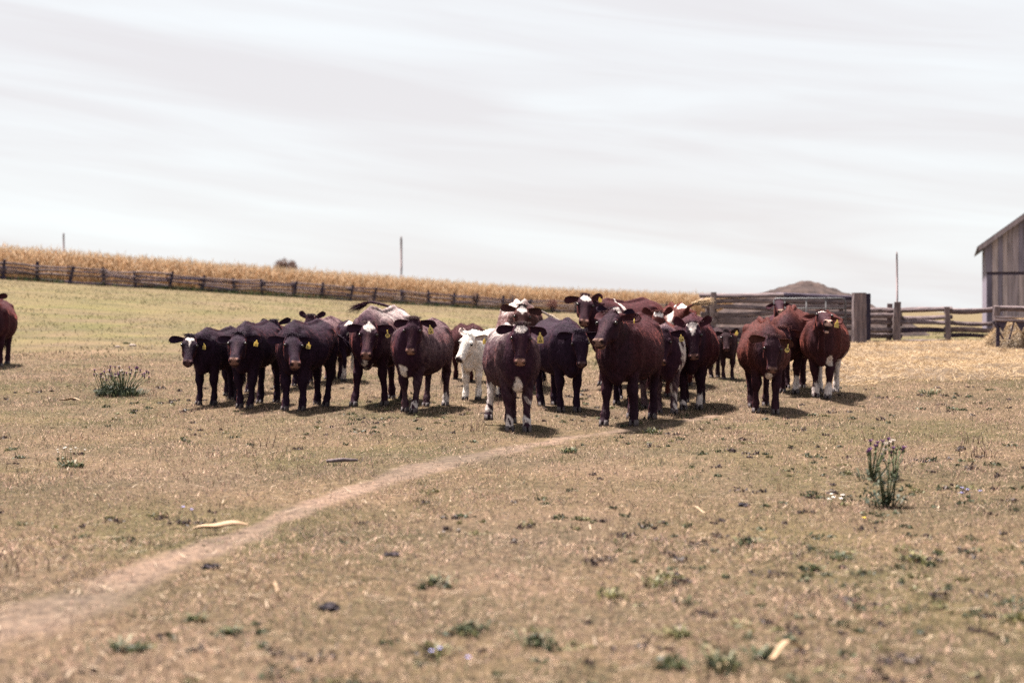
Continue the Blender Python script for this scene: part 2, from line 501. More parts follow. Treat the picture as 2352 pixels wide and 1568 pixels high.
def rail_between(name, me, length, a, b, parent):
    """lay a shared rail mesh (built along +X, given length) from a to b"""
    a, b = Vector(a), Vector(b)
    d = b - a
    o = bpy.data.objects.new(name, me); COL.objects.link(o); o.parent = parent
    o.location = a
    o.rotation_mode = 'QUATERNION'
    o.rotation_quaternion = d.to_track_quat('X', 'Z') @ Matrix.Rotation(random.uniform(0, 6.28), 3, 'X').to_quaternion()
    o.scale = (d.length / length, 1, 1)
    return o

FENCE_A, FENCE_B = Vector((-36.7, 102.0)), Vector((20.6, 156.0))
def fence_pt(px):
    u = (px - CX) / FPX
    D = FENCE_B - FENCE_A
    t = (u * FENCE_A.y - FENCE_A.x) / (D.x - u * D.y)
    return FENCE_A + D * t

def far_fence():
    f = empty('rail_fence', (FENCE_A.x, FENCE_A.y, tz(*FENCE_A)))
    tag(f, 'long weathered split rail fence running below the maize on the hillside', 'fence')
    base = Vector(f.location)
    rails = [log_mesh('rail', 3.0, 0.075, seed=k, mat=M['wood'] if k % 2 else M['wood_dark'], bend=0.06) for k in range(6)]
    posts = [log_mesh('post', 1.45, 0.125, seed=20 + k, vertical=True, mat=M['post_dark'], bend=0.04, taper=0.9) for k in range(4)]
    pxs = [-70, 5, 83, 160, 238, 313, 387, 463, 538, 602, 674, 739, 802, 857, 925, 985, 1040, 1092, 1155, 1213, 1268, 1322, 1376, 1428, 1480, 1530]
    rr = random.Random(5)
    pts = []
    for i, px in enumerate(pxs):
        p = fence_pt(px)
        g = Vector((p.x, p.y, tz(p.x, p.y)))
        pts.append(g)
        o = bpy.data.objects.new('post', posts[i % 4]); COL.objects.link(o); o.parent = f
        o.location = g - base - Vector((0, 0, 0.1))
        o.rotation_euler = (rr.uniform(-.08, .08), rr.uniform(-.14, .24), 0)
        o.scale = (1.0, 1.0, rr.uniform(0.98, 1.1))
    for i in range(len(pts) - 1):
        a, b = pts[i] - base, pts[i + 1] - base
        d = (b - a).normalized()
        for k, h in enumerate((0.18, 0.42, 0.66, 0.90, 1.14)):
            if k == 1 and rr.random() < 0.2: continue
            side = Vector((d.y, -d.x, 0)) * (0.16 if (i + k) % 2 else -0.02)
            rail_between('rail', rails[rr.randrange(6)], 3.0, a - d * 0.25 + side + Vector((0, 0, h + rr.uniform(-.12, .12))),
                         b + d * 0.25 + side + Vector((0, 0, h + rr.uniform(-.12, .12))), f)
    # weeds under the fence
    r = np.random.default_rng(31); n = 15000
    t = r.random(n); 
    P = np.array(FENCE_A)[None] + (np.array(FENCE_B) - np.array(FENCE_A))[None] * (t[:, None] * 0.95 - 0.03)
    x = P[:, 0] + r.normal(0, 0.5, n); y = P[:, 1] + r.normal(0, 0.5, n) - 0.1
    k = N1.fbm(x * 0.35, y * 0.35, 3) > 0.42
    x, y = x[k], y[k]; n = len(x)
    c = np.array([[0.03, 0.05, 0.02], [0.06, 0.075, 0.027], [0.03, 0.036, 0.026], [0.10, 0.07, 0.04]])[r.integers(0, 4, n)]
    o = blades(x, y, 0.2 + 0.35 * r.random(n), np.full(n, 0.06), np.radians(10 + 45 * r.random(n)), c, 'weeds', M['grass'], 1, seed=41)
    tag(o, 'dark green weeds growing along the foot of the far fence', 'weeds', kind='stuff')
far_fence()

def maize():
    r = np.random.default_rng(51)
    D = np.array(FENCE_B - FENCE_A); Ln = np.linalg.norm(D); D /= Ln
    Nn = np.array([-D[1], D[0]])
    V, F, C = [], [], []
    px_, py_ = [], []
    rows = [3.2 + 0.78 * k for k in range(9)] + [11 + 2.0 * k for k in range(16)] + [45 + 6 * k for k in range(10)]
    for k, off in enumerate(rows):
        sp = 0.2 if k < 9 else (0.45 if k < 25 else 0.9)
        m = int((Ln * 1.55 + off) / sp)
        s = (np.arange(m) + r.random(m)) * sp - 8 - off * 0.5
        jit = r.normal(0, 0.1, m)
        p = np.array(FENCE_A)[None] + D[None] * s[:, None] + Nn[None] * (off + jit)[:, None]
        px_.append(p[:, 0]); py_.append(p[:, 1])
    x = np.concatenate(px_); y = np.concatenate(py_)
    u = x / y
    k = (u > -0.40) & (u < 0.21)
    x, y = x[k], y[k]; n = len(x)
    z = terrain(x, y)
    H = 2.25 + r.normal(0, 0.16, n)
    tone = np.array([[0.31, 0.185, 0.098], [0.37, 0.238, 0.14], [0.24, 0.128, 0.062], [0.38, 0.27, 0.175]])
    # stalks: thin three-sided spikes
    lean = r.normal(0, 0.06, (n, 2))
    base = np.stack([x, y, z], -1)
    tip = base + np.stack([lean[:, 0] * H, lean[:, 1] * H, H], -1)
    w = 0.022
    tri = np.stack([base + [-w, 0, 0], base + [w, 0, 0], tip], 1).reshape(-1, 3)
    cs = np.repeat(tone[r.integers(0, 4, n)] * 0.85, 3, 0)
    V.append(tri); C.append(cs)
    # leaves: bent two-triangle strips, and tassels
    for j in range(9):
        t = 0.16 + 0.78 * (j + r.random(n)) / 9
        p0 = base + (tip - base) * t[:, None]
        az = r.random(n) * 2 * np.pi
        L = (0.55 + 0.3 * r.random(n)) * (1.1 - 0.5 * t)
        out = np.stack([np.cos(az), np.sin(az), np.zeros(n)], -1)
        side = np.stack([-np.sin(az), np.cos(az), np.zeros(n)], -1)
        up = 0.20 + 0.25 * r.random(n)
        p1 = p0 + out * (L * 0.45)[:, None] + np.stack([0 * L, 0 * L, L * up], -1)
        p2 = p0 + out * (L * 0.75)[:, None] - np.stack([0 * L, 0 * L, L * (0.2 + 0.6 * r.random(n))], -1)
        ww = 0.04
        col = tone[r.integers(0, 4, n)] * (0.75 + 0.5 * r.random((n, 1))) 
        V.append(np.stack([p0, p1 - side * ww, p1 + side * ww], 1).reshape(-1, 3)); C.append(np.repeat(col, 3, 0))
        V.append(np.stack([p1 - side * ww, p2, p1 + side * ww], 1).reshape(-1, 3)); C.append(np.repeat(col, 3, 0))
    for j in range(3):
        a = r.random(n) * 6.28
        q = tip - [0, 0, 0.1]
        t2 = q + np.stack([np.cos(a) * 0.12, np.sin(a) * 0.12, 0.3 + 0.1 * r.random(n)], -1)
        V.append(np.stack([q + [-.015, 0, 0], q + [.015, 0, 0], t2], 1).reshape(-1, 3))
        C.append(np.repeat(np.tile(np.array([[0.45, 0.33, 0.22]]), (n, 1)), 3, 0))
    V = np.concatenate(V); C = np.concatenate(C)
    me = mesh_np('maize', V, tris=np.arange(len(V)).reshape(-1, 3))
    set_col(me, C)
    o = link('maize', me, M['corn'])
    tag(o, 'field of ripe golden maize standing beyond the rail fence', 'maize', kind='stuff')
maize()

def poles():
    for px, top, foot, d, rad, lab in ((146, 535, 640, 190, 0.13, 'slim grey pole rising from the maize at far left'),
                                       (921.5, 543, 700, 175, 0.15, 'tall brown pole standing in the maize behind the calves'),
                                       (2060, 578, 766, 43, 0.032, 'thin upright pole behind the fence beside the barn')):
        t = at_depth(px, top, d)
        g = tz(t.x, t.y)
        m = MB()
        h = t.z - g
        m.tube([(0, 0, 0), (0.01, 0, h * .5), (0, 0, h * .96), (0, 0, h)], [rad, rad * .95, rad * .85, rad * .5], 10)
        o = m.build('pole', M['post'])
        o.location = (t.x, t.y, g)
        tag(o, lab, 'pole')
poles()

def leafy(name, label, cat, loc, trunk_h, rx, rz, zc, n, cols, leaf, seed, branches=7, mat=None, stemcol=None, gap=0.5):
    r = np.random.default_rng(seed); rr = random.Random(seed)
    root = empty(name, loc)
    tag(root, label, cat)
    m = MB()
    m.tube([(0, 0, -0.1), (0.03, 0, trunk_h * .5), (0, 0.02, trunk_h)], [rx * .07 + .02, rx * .055 + .015, rx * .045 + .01], 7)
    ends = []
    for k in range(branches):
        a = rr.random() * 6.28; e = rr.uniform(0.35, 1.0)
        p1 = Vector((math.cos(a) * rx * .4 * e, math.sin(a) * rx * .4 * e, trunk_h + (zc - trunk_h) * .6 + rz * rr.uniform(-.2, .4)))
        p2 = Vector((math.cos(a) * rx * .85 * e, math.sin(a) * rx * .85 * e, zc + rz * rr.uniform(-.2, .85)))
        m.tube([(0, 0, trunk_h * rr.uniform(.5, 1)), p1, p2], [rx * .035 + .008, rx * .02 + .006, .004], 5)
        ends += [p1.lerp(p2, .5), p2]
    m.build('trunk', stemcol or M['post_dark'], root)
    # clumps of leaves about the branch ends
    cl = []
    for p in ends:
        cl.append((np.array(p), rx * rr.uniform(.22, .42)))
    for k in range(branches * 2):
        v = r.normal(size=3); v /= np.linalg.norm(v)
        cl.append((np.array([v[0] * rx * .75, v[1] * rx * .75, zc + v[2] * rz * .75]), rx * rr.uniform(.18, .34)))
    V, C = [], []
    per = n // len(cl)
    for c, rad in cl:
        q = r.normal(size=(per, 3)); q /= np.linalg.norm(q, axis=1)[:, None]
        p = c + q * rad * (r.random((per, 1)) ** 0.5)
        a = r.normal(size=(per, 3)); a /= np.linalg.norm(a, axis=1)[:, None]
        b = np.cross(a, r.normal(size=(per, 3))); b /= np.linalg.norm(b, axis=1)[:, None]
        V.append(np.stack([p - a * leaf, p + b * leaf * .6, p + a * leaf], 1).reshape(-1, 3))
        cc = np.array(cols)[r.integers(0, len(cols), per)] * (0.8 + 0.4 * r.random((per, 1)))
        C.append(np.repeat(cc, 3, 0))
    V = np.concatenate(V)
    me = mesh_np('crown', V, tris=np.arange(len(V)).reshape(-1, 3)); set_col(me, np.concatenate(C))
    link('crown', me, mat or M['leaf'], root)
    return root
def far_plants():
    p = at_depth(655, 600, 260); g = tz(p.x, p.y)
    leafy('tree', 'dusky brown round tree crown rising above the maize horizon', 'tree', (p.x, p.y, g), p.z - g - 2.6, 2.6, 1.0, p.z - g - 1.0, 2600,
          [(0.13, 0.075, 0.06), (0.09, 0.06, 0.06), (0.17, 0.10, 0.075)], 0.2, 61)
    for px, off, h, rx, cols, n, leaf, lab, nm in (
            (1180, 1.5, 2.3, 0.75, [(0.20, 0.12, 0.07), (0.26, 0.16, 0.09)], 420, 0.05, 'sparse brown shrub with bare twigs in front of the maize', 'shrub'),
            (1265, -1.0, 1.25, 0.7, [(0.15, 0.05, 0.045), (0.10, 0.045, 0.045), (0.19, 0.08, 0.05)], 1400, 0.06, 'dark red rounded shrub by the far fence', 'shrub'),
            (1094, -0.4, 1.55, 0.5, [(0.12, 0.06, 0.05), (0.08, 0.06, 0.055)], 700, 0.06, 'small dark shrub crowding a far fence post', 'shrub')):
        p = fence_pt(px); x, y = p.x, p.y + off
        leafy(nm, lab, 'shrub', (x, y, tz(x, y)), h * .35, rx, h * .42, h * .62, n, cols, leaf, int(px), branches=9)
far_plants()

# ------------------------------------------------------------------ barn, heap, near fence, gate, feeder, straw
def barn():
    d = 66.0
    c = at_depth(2266, 682, d)              # left corner of the gable end
    eave = at_depth(2250, 581, d - 0.6)
    g = -0.6
    wl_x = c.x; W = 9.5; ez = at_depth(2266, 558, d).z; slope = math.tan(math.radians(36.5)); L = 14.0
    root = empty('barn', (wl_x, d, g), math.radians(-17.5))
    tag(root, 'weathered grey board barn with steep gable at the right edge', 'barn')
    ez -= g
    mid = (682 - 628) / FPX * d + CAM_H - g          # height of the seam between the board tiers
    rr = random.Random(9)
    boards = []
    mats = [noisy('barn_board_%s' % k, [(0.3, tuple(q * .6 for q in b)), (0.5, b), (0.75, tuple(q * 1.35 for q in b))], 1.6, stretch=(6, 6, 0.5), bs=0.8, bd=0.02)
            for k, b in (('mauve', (0.26, 0.21, 0.235)), ('slate', (0.17, 0.145, 0.19)), ('pale', (0.33, 0.265, 0.28)), ('dark', (0.105, 0.09, 0.13)))]
    x = 0.0; k = 0
    while x < W - .05:
        w = rr.uniform(0.20, 0.31)
        w = min(w, W - x)
        xm = x + w / 2
        top = ez + slope * (xm if xm < W / 2 else W - xm) - 0.02
        for z0, z1 in ((0.0, mid - 0.07), (mid + 0.07, top)):
            m = MB()
            y0 = rr.uniform(0, 0.018) + (0.0 if z0 == 0 else -0.03)
            lowx = 0.0
            # the outer boards of the lower tier lean in a little, as the worn corner does
            v = [(x + .006, y0, z0), (x + w - .006, y0, z0), (x + w - .006, y0, z1 - slope * 0), (x + .006, y0, z1)]
            if z0 > 0:
                v[2] = (x + w - .006, y0, ez + slope * ((x + w) if x + w < W / 2 else W - x - w) + 0.05)
                v[3] = (x + .006, y0, ez + slope * (x if x < W / 2 else W - x) + 0.05)
                if k == 0:
                    v[3] = (x - 0.14, y0, v[3][2] - .1)
            else:
                e = rr.uniform(-.03, .03)
                v[0] = (v[0][0], y0, z0 + e); v[1] = (v[1][0], y0, z0 + e)
            vb = [(a, b + 0.028, cc) for a, b, cc in v]
            m.add(v + vb, [(0, 1, 2, 3), (7, 6, 5, 4), (0, 4, 5, 1), (1, 5, 6, 2), (2, 6, 7, 3), (3, 7, 4, 0)])
            m.build('board', mats[rr.choice((0, 0, 1, 1, 2, 2, 3))], root, smooth=False)
        x += w; k += 1
    m = MB(); m.box((W / 2, 0.10, mid), (W - .02, 0.10, 0.30)); m.build('beam', M['wood_dark'], root, False)
    # side wall, rear gable and inner backing as one dark timber shell
    m = MB()
    for xx in (0.02, W - .02):
        m.box((xx, L / 2 + .05, ez / 2), (0.03, L, ez))
    m.add([(0.02, L, 0), (W - .02, L, 0), (W - .02, L, ez), (W / 2, L, ez + slope * W / 2 - .02), (0.02, L, ez)], [(0, 1, 2, 3, 4)])
    m.add([(0.05, .22, 0), (W - .05, .22, 0), (W - .05, .22, ez), (W / 2, .22, ez + slope * W / 2 - .02), (0.05, .22, ez)], [(0, 1, 2, 3, 4)])
    m.build('wall', mats[1], root, False)
    # roof: two slabs with an overhang, the verge boards under the edge
    for sgn in (0, 1):
        a = MB()
        ov = 0.42
        def P(t, y, dz):
            xx = -ov + (W / 2 + ov) * t
            zz = ez + slope * xx
            return ((xx if sgn == 0 else W - xx), y, zz + dz)
        pts = [P(0, -.35, .05), P(1, -.35, .05), P(1, L + .3, .05), P(0, L + .3, .05), P(0, -.35, .13), P(1, -.35, .13), P(1, L + .3, .13), P(0, L + .3, .13)]
        a.add(pts, [(0, 1, 2, 3), (7, 6, 5, 4), (0, 4, 5, 1), (1, 5, 6, 2), (2, 6, 7, 3), (3, 7, 4, 0)])
        rf = a.build('roof', M['roof'], root, False)
        v = MB()
        pts = [P(0.01, -.39, -.14), P(1, -.39, -.14), P(1, -.352, -.14), P(0.01, -.352, -.14), P(0.01, -.39, .09), P(1, -.39, .09), P(1, -.352, .09), P(0.01, -.352, .09)]
        v.add(pts, [(0, 1, 2, 3), (7, 6, 5, 4), (0, 4, 5, 1), (1, 5, 6, 2), (2, 6, 7, 3), (3, 7, 4, 0)])
        v.build('verge_board', mats[0], rf, False)
barn()

def heap():
    d = 58.0
    c = at_depth(1852, 682, d)
    g = tz(c.x, c.y) - 0.1
    top = at_depth(1830, 636, d).z - g
    n = 60; V = []; F = []
    R = (1962 - 1738) / 2 / FPX * d * 2.5
    for i in range(n + 1):
        for j in range(n + 1):
            u = i / n * 2 - 1; v = j / n * 2 - 1
            q = math.sqrt(u * u + v * v)
            h = max(0.0, 1 - q) ** 0.8 * 1.0 if q > .25 else (0.75 ** .8 + .10 * (1 - (q / .25) ** 2))
            s = 1 + 0.12 * u * -1
            nz = float(N2.fbm(u * 6 + 9, v * 6 + 3, 4)) - .5 + .5 * (float(N3.fbm(u * 22, v * 22, 2)) - .5)
            V.append((u * R, v * R * .9, top * h * s + nz * 0.32 * min(1, h * 3)))
    for i in range(n):
        for j in range(n):
            a = i * (n + 1) + j
            F.append((a, a + n + 1, a + n + 2, a + 1))
    me = mesh_np('dirt_mound', V, F, smooth=True)
    o = link('dirt_mound', me, noisy('mound_soil', [(0.3, (0.016, 0.011, 0.012)), (0.5, (0.038, 0.025, 0.024)), (0.72, (0.070, 0.047, 0.042))], 2.6, rough=1, bs=1, bd=0.12, detail=8))
    o.location = (c.x, d, g)
    tag(o, 'rounded brown heap of earth and dung behind the rail fence', 'mound')
heap()

def near_fences():
    rr = random.Random(12)
    rails = [log_mesh('rail', 3.0, 0.080, seed=100 + k, mat=M['wood'] if k % 4 else M['wood_dark'], bend=0.045, n=8, segs=8, flat=rr.uniform(.75, 1.1)) for k in range(8)]
    posts = [log_mesh('post', 1.7, 0.11, seed=120 + k, vertical=True, mat=M['post'], bend=0.03, taper=0.92, n=9) for k in range(4)]
    # tall stacked-log fence behind the calf and the brown cows
    D = 41.0
    f = empty('log_fence', tuple(on_ground_d(1640, D)))
    tag(f, 'tall fence of stacked weathered logs behind the brown cows', 'fence')
    B = Vector(f.location)
    def put_post(px, top, d, par, base, me=None, sx=1.0):
        g = on_ground_d(px, d)
        h = at_depth(px, top, d).z - g.z + 0.1
        o = bpy.data.objects.new('post', me or rr.choice(posts)); COL.objects.link(o); o.parent = par
        o.location = g - base - Vector((0, 0, 0.1))
        o.scale = (sx, sx, h / 1.7)
        o.rotation_euler = (rr.uniform(-.02, .02), rr.uniform(-.025, .025), rr.uniform(0, 6))
    for px, top, dd in ((1638, 671, D - .2), (1627, 675, D + .25), (1800, 684, D + .25), (1935, 678, D + .25)):
        put_post(px, top, dd, f, B, sx=0.8)
    for x0, x1, off in ((1613, 1802, 0.0), (1786, 1962, 0.16)):
        for k in range(10):
            z = 0.10 + k * 0.158
            top0 = 1.56
            a = on_ground_d(x0 + rr.uniform(-7, 7), D + off); b = on_ground_d(x1 + rr.uniform(-5, 5), D + off)
            rail_between('rail', rr.choice(rails), 3.0, a - B + Vector((0, 0, z + rr.uniform(-.055, .055))), b - B + Vector((0, 0, z - .02 + rr.uniform(-.055, .055))), f)
    # short cross logs at its left corner
    for k in range(7):
        a = on_ground_d(1634 + rr.uniform(-14, 14), D - .35)
        b = on_ground_d(1622 + rr.uniform(-10, 10), D + 3.0)
        z = 0.2 + k * 0.2
        rail_between('rail', rr.choice(rails), 3.0, a - B + Vector((0, 0, z)), b - B + Vector((0, 0, z)), f)
    # squared gate post pair
    for px, wpx, top, d, lab, me_m in ((1973, 29, 672, 39.6, 'thick squared grey timber gate post at the fence end', M['post']),
                                       (1991, 15, 674, 40.6, 'dark log post just behind the thick gate post', M['post_dark'])):
        g = on_ground_d(px, d); h = at_depth(px, top, d).z - g.z; w = wpx / FPX * d
        m = MB()
        rings = []
        for i in range(9):
            t = i / 8; s = w / 2 * (1.02 - .06 * t)
            j = [rr.uniform(-.012, .012) for _ in range(8)]
            b = s * .86
            rings.append([(-s + j[0], -b, t * h), (-b, -s + j[1], t * h), (b, -s + j[2], t * h), (s + j[3], -b, t * h), (s, b + j[4], t * h), (b, s, t * h), (-b, s + j[5], t * h), (-s + j[6], b, t * h)])
        m.loft(rings)
        o = m.build('gate_post', me_m, None, False)
        o.location = g
        tag(o, lab, 'post')
    # tube gate in front of the logs
    d = 39.9
    root = empty('tube_gate', tuple(on_ground_d(1940, d)))
    tag(root, 'rusty tubular steel gate with rounded corner leaning on the log fence', 'gate')
    Bq = Vector(root.location)
    def Q(px, py): return at_depth(px, py, d) - Bq
    m = MB(); m.tube([Q(1778, 792), Q(1778, 690), Q(1782, 686), Q(1932, 685), Q(1939, 687), Q(1942, 694), Q(1942, 795)], 0.024, 8); m.build('frame', M['steel'], root)
    for px in (1803, 1852, 1897):
        m = MB(); m.tube([Q(px, 687), Q(px, 793)], 0.017, 7); m.build('upright', M['steel'], root)
    for k, py in enumerate((708, 730, 752, 774, 793)):
        m = MB(); m.tube([Q(1778, py), Q(1942, py)], 0.017, 7); m.build('bar', M['steel'], root)
    # lower rail fence to the right
    D2 = 42.0
    f2 = empty('rail_fence', tuple(on_ground_d(2062, D2)))
    tag(f2, 'low fence of rough split rails between the gate post and the barn', 'fence')
    B2 = Vector(f2.location)
    spans = [1998, 2062, 2178, 2291, 2420]
    for px, top, dd, s in ((2062, 693, D2 - .2, .95), (2177, 705, D2 - .2, .85), (2290, 703, D2 - .25, 1.05), (2042, 697, D2 + .3, .8), (2425, 703, D2 - .2, 1)):
        put_post(px, top, dd, f2, B2, sx=s)
    for i in range(4):
        for k, h in enumerate((0.14, 0.33, 0.52, 0.71, 0.90, 1.10)):
            if (i, k) in ((1, 1), (2, 4), (3, 4)): continue
            off = 0.12 * ((i + k) % 2)
            a = on_ground_d(spans[i] - 9, D2 + off); b = on_ground_d(spans[i + 1] + 9, D2 + off)
            dz = 0.02 if k == 5 else 0
            rail_between('rail', rr.choice(rails), 3.0, a - B2 + Vector((0, 0, h + dz + rr.uniform(-.05, .05))), b - B2 + Vector((0, 0, h + dz + rr.uniform(-.05, .05))), f2)
near_fences()

def straw_mass(name, label, V0, hf, n, seed, lumpmat, box, ln=0.28, cat='straw'):
    """a lumpy sheet and loose straws over it; hf(x, y) gives the height over the ground"""
    x0, x1, y0, y1 = box
    r = np.random.default_rng(seed)
    nx, ny = 90, 60
    xs = np.linspace(x0, x1, nx); ys = np.linspace(y0, y1, ny)
    X, Y = np.meshgrid(xs, ys)
    H = hf(X, Y)
    Z = terrain(X, Y) + H - 0.03
    V = np.stack([X, Y, Z], -1).reshape(-1, 3)
    i = np.arange(ny - 1)[:, None] * nx + np.arange(nx - 1)[None, :]
    F = np.stack([i, i + 1, i + 1 + nx, i + nx], -1).reshape(-1, 4)
    Hc = (H[:-1, :-1] + H[1:, 1:]).ravel() / 2
    F = F[Hc > -0.01]
    T = np.concatenate([F[:, [0, 1, 2]], F[:, [0, 2, 3]]])
    C = np.tile(np.array([[0.105, 0.068, 0.040]]), (len(V), 1)) * (0.75 + 0.5 * N1.fbm(V[:, 0] * 2, V[:, 1] * 2, 3))[:, None]
    x = x0 + (x1 - x0) * r.random(n); y = y0 + (y1 - y0) * r.random(n)
    h = hf(x, y); k = h > -0.012
    x, y, h = x[k], y[k], h[k]; n = len(x)
    az = r.random(n) * 6.283; el = r.normal(0.1, 0.35, n)
    L = ln * (0.4 + 0.9 * r.random(n))
    d = np.stack([np.cos(az) * np.cos(el), np.sin(az) * np.cos(el), np.sin(el)], -1) * L[:, None] * .5
    s = np.stack([-np.sin(az), np.cos(az), r.normal(0, .5, n)], -1) * 0.008
    p = np.stack([x, y, terrain(x, y) + h + 0.015 + 0.03 * r.random(n)], -1)
    W = np.stack([p - d, p + s, p + d], 1).reshape(-1, 3)
    tone = np.array([[0.30, 0.20, 0.105], [0.39, 0.275, 0.155], [0.16, 0.095, 0.048], [0.23, 0.148, 0.083]])
    cw = np.repeat(tone[r.integers(0, 4, n)] * (0.8 + .4 * r.random((n, 1))), 3, 0)
    V2 = np.concatenate([V, W]); T2 = np.concatenate([T, np.arange(n * 3).reshape(-1, 3) + len(V)])
    me = mesh_np(name, V2, tris=T2); set_col(me, np.concatenate([C, cw]))
    o = link(name, me, M['straw'])
    tag(o, label, cat, kind='stuff')
def straw():
    def hf(x, y):
        u = x / y
        edge = sstep(24.5, 28.5, y + 2.2 * (N3.fbm(x * .5, y * .5, 3) - .5) + 1.5 * np.clip(0.33 - u, 0, 1) * 10) 
        left = sstep(0.17, 0.215, u + 0.03 * (N2.fbm(x * .6, y * .6, 3) - .5))
        back = 1 - sstep(40.0, 41.5, y)
        return (0.05 + 0.22 * N1.fbm(x * 1.1, y * .9, 4)) * edge * left * back + 0.10 * edge * left * back * sstep(33, 40, y) - 0.04
    straw_mass('straw', 'loose golden straw bedding spread over the ground before the fence', None, hf, 60000, 71, M['straw'], (4.5, 19.0, 24, 41.8))
    c = at_depth(2345, 760, 37.0)
    def hf2(x, y):
        q = ((x - c.x) / 0.95) ** 2 + ((y - 37.0) / 1.1) ** 2
        return 0.72 * np.clip(1 - q, 0, 1) ** 0.7 * (0.75 + .5 * N2.fbm(x * 3, y * 3, 3)) + 0.1 - 0.6 * sstep(.9, 1.3, q)
    straw_mass('hay_pile', 'heap of brown hay under the feed rack at the right edge', None, hf2, 9000, 72, M['straw'], (c.x - 1.3, c.x + 1.6, 35.6, 38.4), ln=0.35, cat='hay')
straw()

def feeder():
    d = 36.2
    g = on_ground_d(2352, d)
    root = empty('feed_rack', tuple(g)); tag(root, 'grey wooden hay feed rack with slanted bars at the right edge', 'feeder')
    B = Vector(root.location)
    def Q(px, py, dd=d): return at_depth(px, py, dd) - B
    m = MB(); m.tube([Q(2284, 735), Q(2350, 737), Q(2460, 734)], 0.045, 6, wob=.2); m.build('rail', M['wood'], root, False)
    m = MB(); m.tube([Q(2284, 729, d + 1.5), Q(2460, 731, d + 1.5)], 0.045, 6, wob=.2); m.build('rail', M['wood'], root, False)
    for k, (a, b) in enumerate(((2281, 2305), (2330, 2318), (2352, 2372), (2400, 2388), (2425, 2440))):
        m = MB(); m.tube([Q(a, 737), Q(b, 779)], 0.022, 6); m.build('slanted_bar', M['wood_dark'], root, False)
    for a in (2302, 2345, 2388):
        m = MB(); p = Q(a, 738); m.add([p + Vector((-.14, 0, 0)), p + Vector((.14, 0, 0)), p + Vector((.02, 0, -.26)), p + Vector((-.14, .03, 0)), p + Vector((.14, .03, 0)), p + Vector((.02, .03, -.26))],
              [(0, 2, 1), (3, 4, 5), (0, 1, 4, 3), (1, 2, 5, 4), (2, 0, 3, 5)]); m.build('bracket', M['wood_dark'], root, False)
    m = MB()
    a, b = Q(2303, 797, 35.9), Q(2470, 797, 35.9)
    m.box(((a.x + b.x) / 2, (a.y) + .1, .09), (b.x - a.x, 0.24, 0.2)); m.build('skid', M['post_dark'], root, False)
    for px in (2292, 2455):
        for dd in (d + .1, d + 1.45):
            m = MB(); p = Q(px, 737, dd); m.tube([(p.x, p.y, 0), (p.x, p.y, p.z)], 0.05, 7); m.build('leg', M['wood_dark'], root, False)
feeder()

# ------------------------------------------------------------------ cattle
def coat_material():
    m, n, l, p = new_mat('coat')
    a = n.new('ShaderNodeAttribute'); a.attribute_name = 'Col'
    nz = noise_node(n, l, 34.0, 5, stretch=(0.45, 1.3, 0.4), rough=0.7)
    r = ramp(n, l, nz.outputs['Fac'], [(0.3, (0.55, 0.55, 0.57)), (0.5, (0.95, 0.95, 0.95)), (0.7, (1.5, 1.42, 1.38))])
    mx = n.new('ShaderNodeMixRGB'); mx.blend_type = 'MULTIPLY'; mx.inputs['Fac'].default_value = 1
    l.new(a.outputs['Color'], mx.inputs['Color1']); l.new(r.outputs['Color'], mx.inputs['Color2'])
    l.new(mx.outputs['Color'], p.inputs['Base Color'])
    l.new(mx.outputs['Color'], p.inputs['Sheen Tint'])
    hs = n.new('ShaderNodeMixRGB'); hs.blend_type = 'ADD'; hs.inputs['Fac'].default_value = 1
    hs.inputs['Color2'].default_value = (0.32, 0.085, 0.055, 1)
    l.new(mx.outputs['Color'], hs.inputs['Color1']); l.new(hs.outputs['Color'], p.inputs['Sheen Tint'])
    p.inputs['Sheen Weight'].default_value = 0.34
    p.inputs['Sheen Roughness'].default_value = 0.32
    p.inputs['Roughness'].default_value = 0.8
    p.inputs['Specular IOR Level'].default_value = 0.08
    bump(n, l, p, nz.outputs['Fac'], 0.6, 0.006)
    return m
M['coat'] = coat_material()
M['hair'] = attr_mat('hair', 0.7, 0.1, trans=0.25)

def sup(c, e):
    return math.copysign(abs(c) ** e, c)
def ellrings(m, stations, n=26, et=1.0, eb=0.9):
    """stations: (x, top, bottom, half width, widest level 0..1)"""
    rings = []
    for x, top, bot, hw, lv in stations:
        zc = bot + (top - bot) * lv
        ring = []
        for k in range(n):
            a = 2 * math.pi * k / n
            c, s = math.cos(a), math.sin(a)
            if s >= 0: ring.append((x, hw * sup(c, et), zc + (top - zc) * sup(s, et)))
            else: ring.append((x, hw * sup(c, eb), zc + (zc - bot) * sup(s, eb)))
        rings.append(ring)
    m.loft(rings)

HEAD = [  # x along the face, half width, front z, back z
    (-0.035, 0.050, -0.02, -0.10), (-0.01, 0.082, 0.022, -0.155), (0.05, 0.108, 0.040, -0.20), (0.11, 0.116, 0.047, -0.225), (0.17, 0.120, 0.044, -0.235),
    (0.22, 0.108, 0.036, -0.235), (0.28, 0.086, 0.030, -0.215), (0.34, 0.072, 0.027, -0.175), (0.39, 0.069, 0.025, -0.145),
    (0.435, 0.078, 0.020, -0.132), (0.47, 0.080, 0.008, -0.128), (0.495, 0.070, -0.012, -0.118), (0.512, 0.045, -0.035, -0.095)]

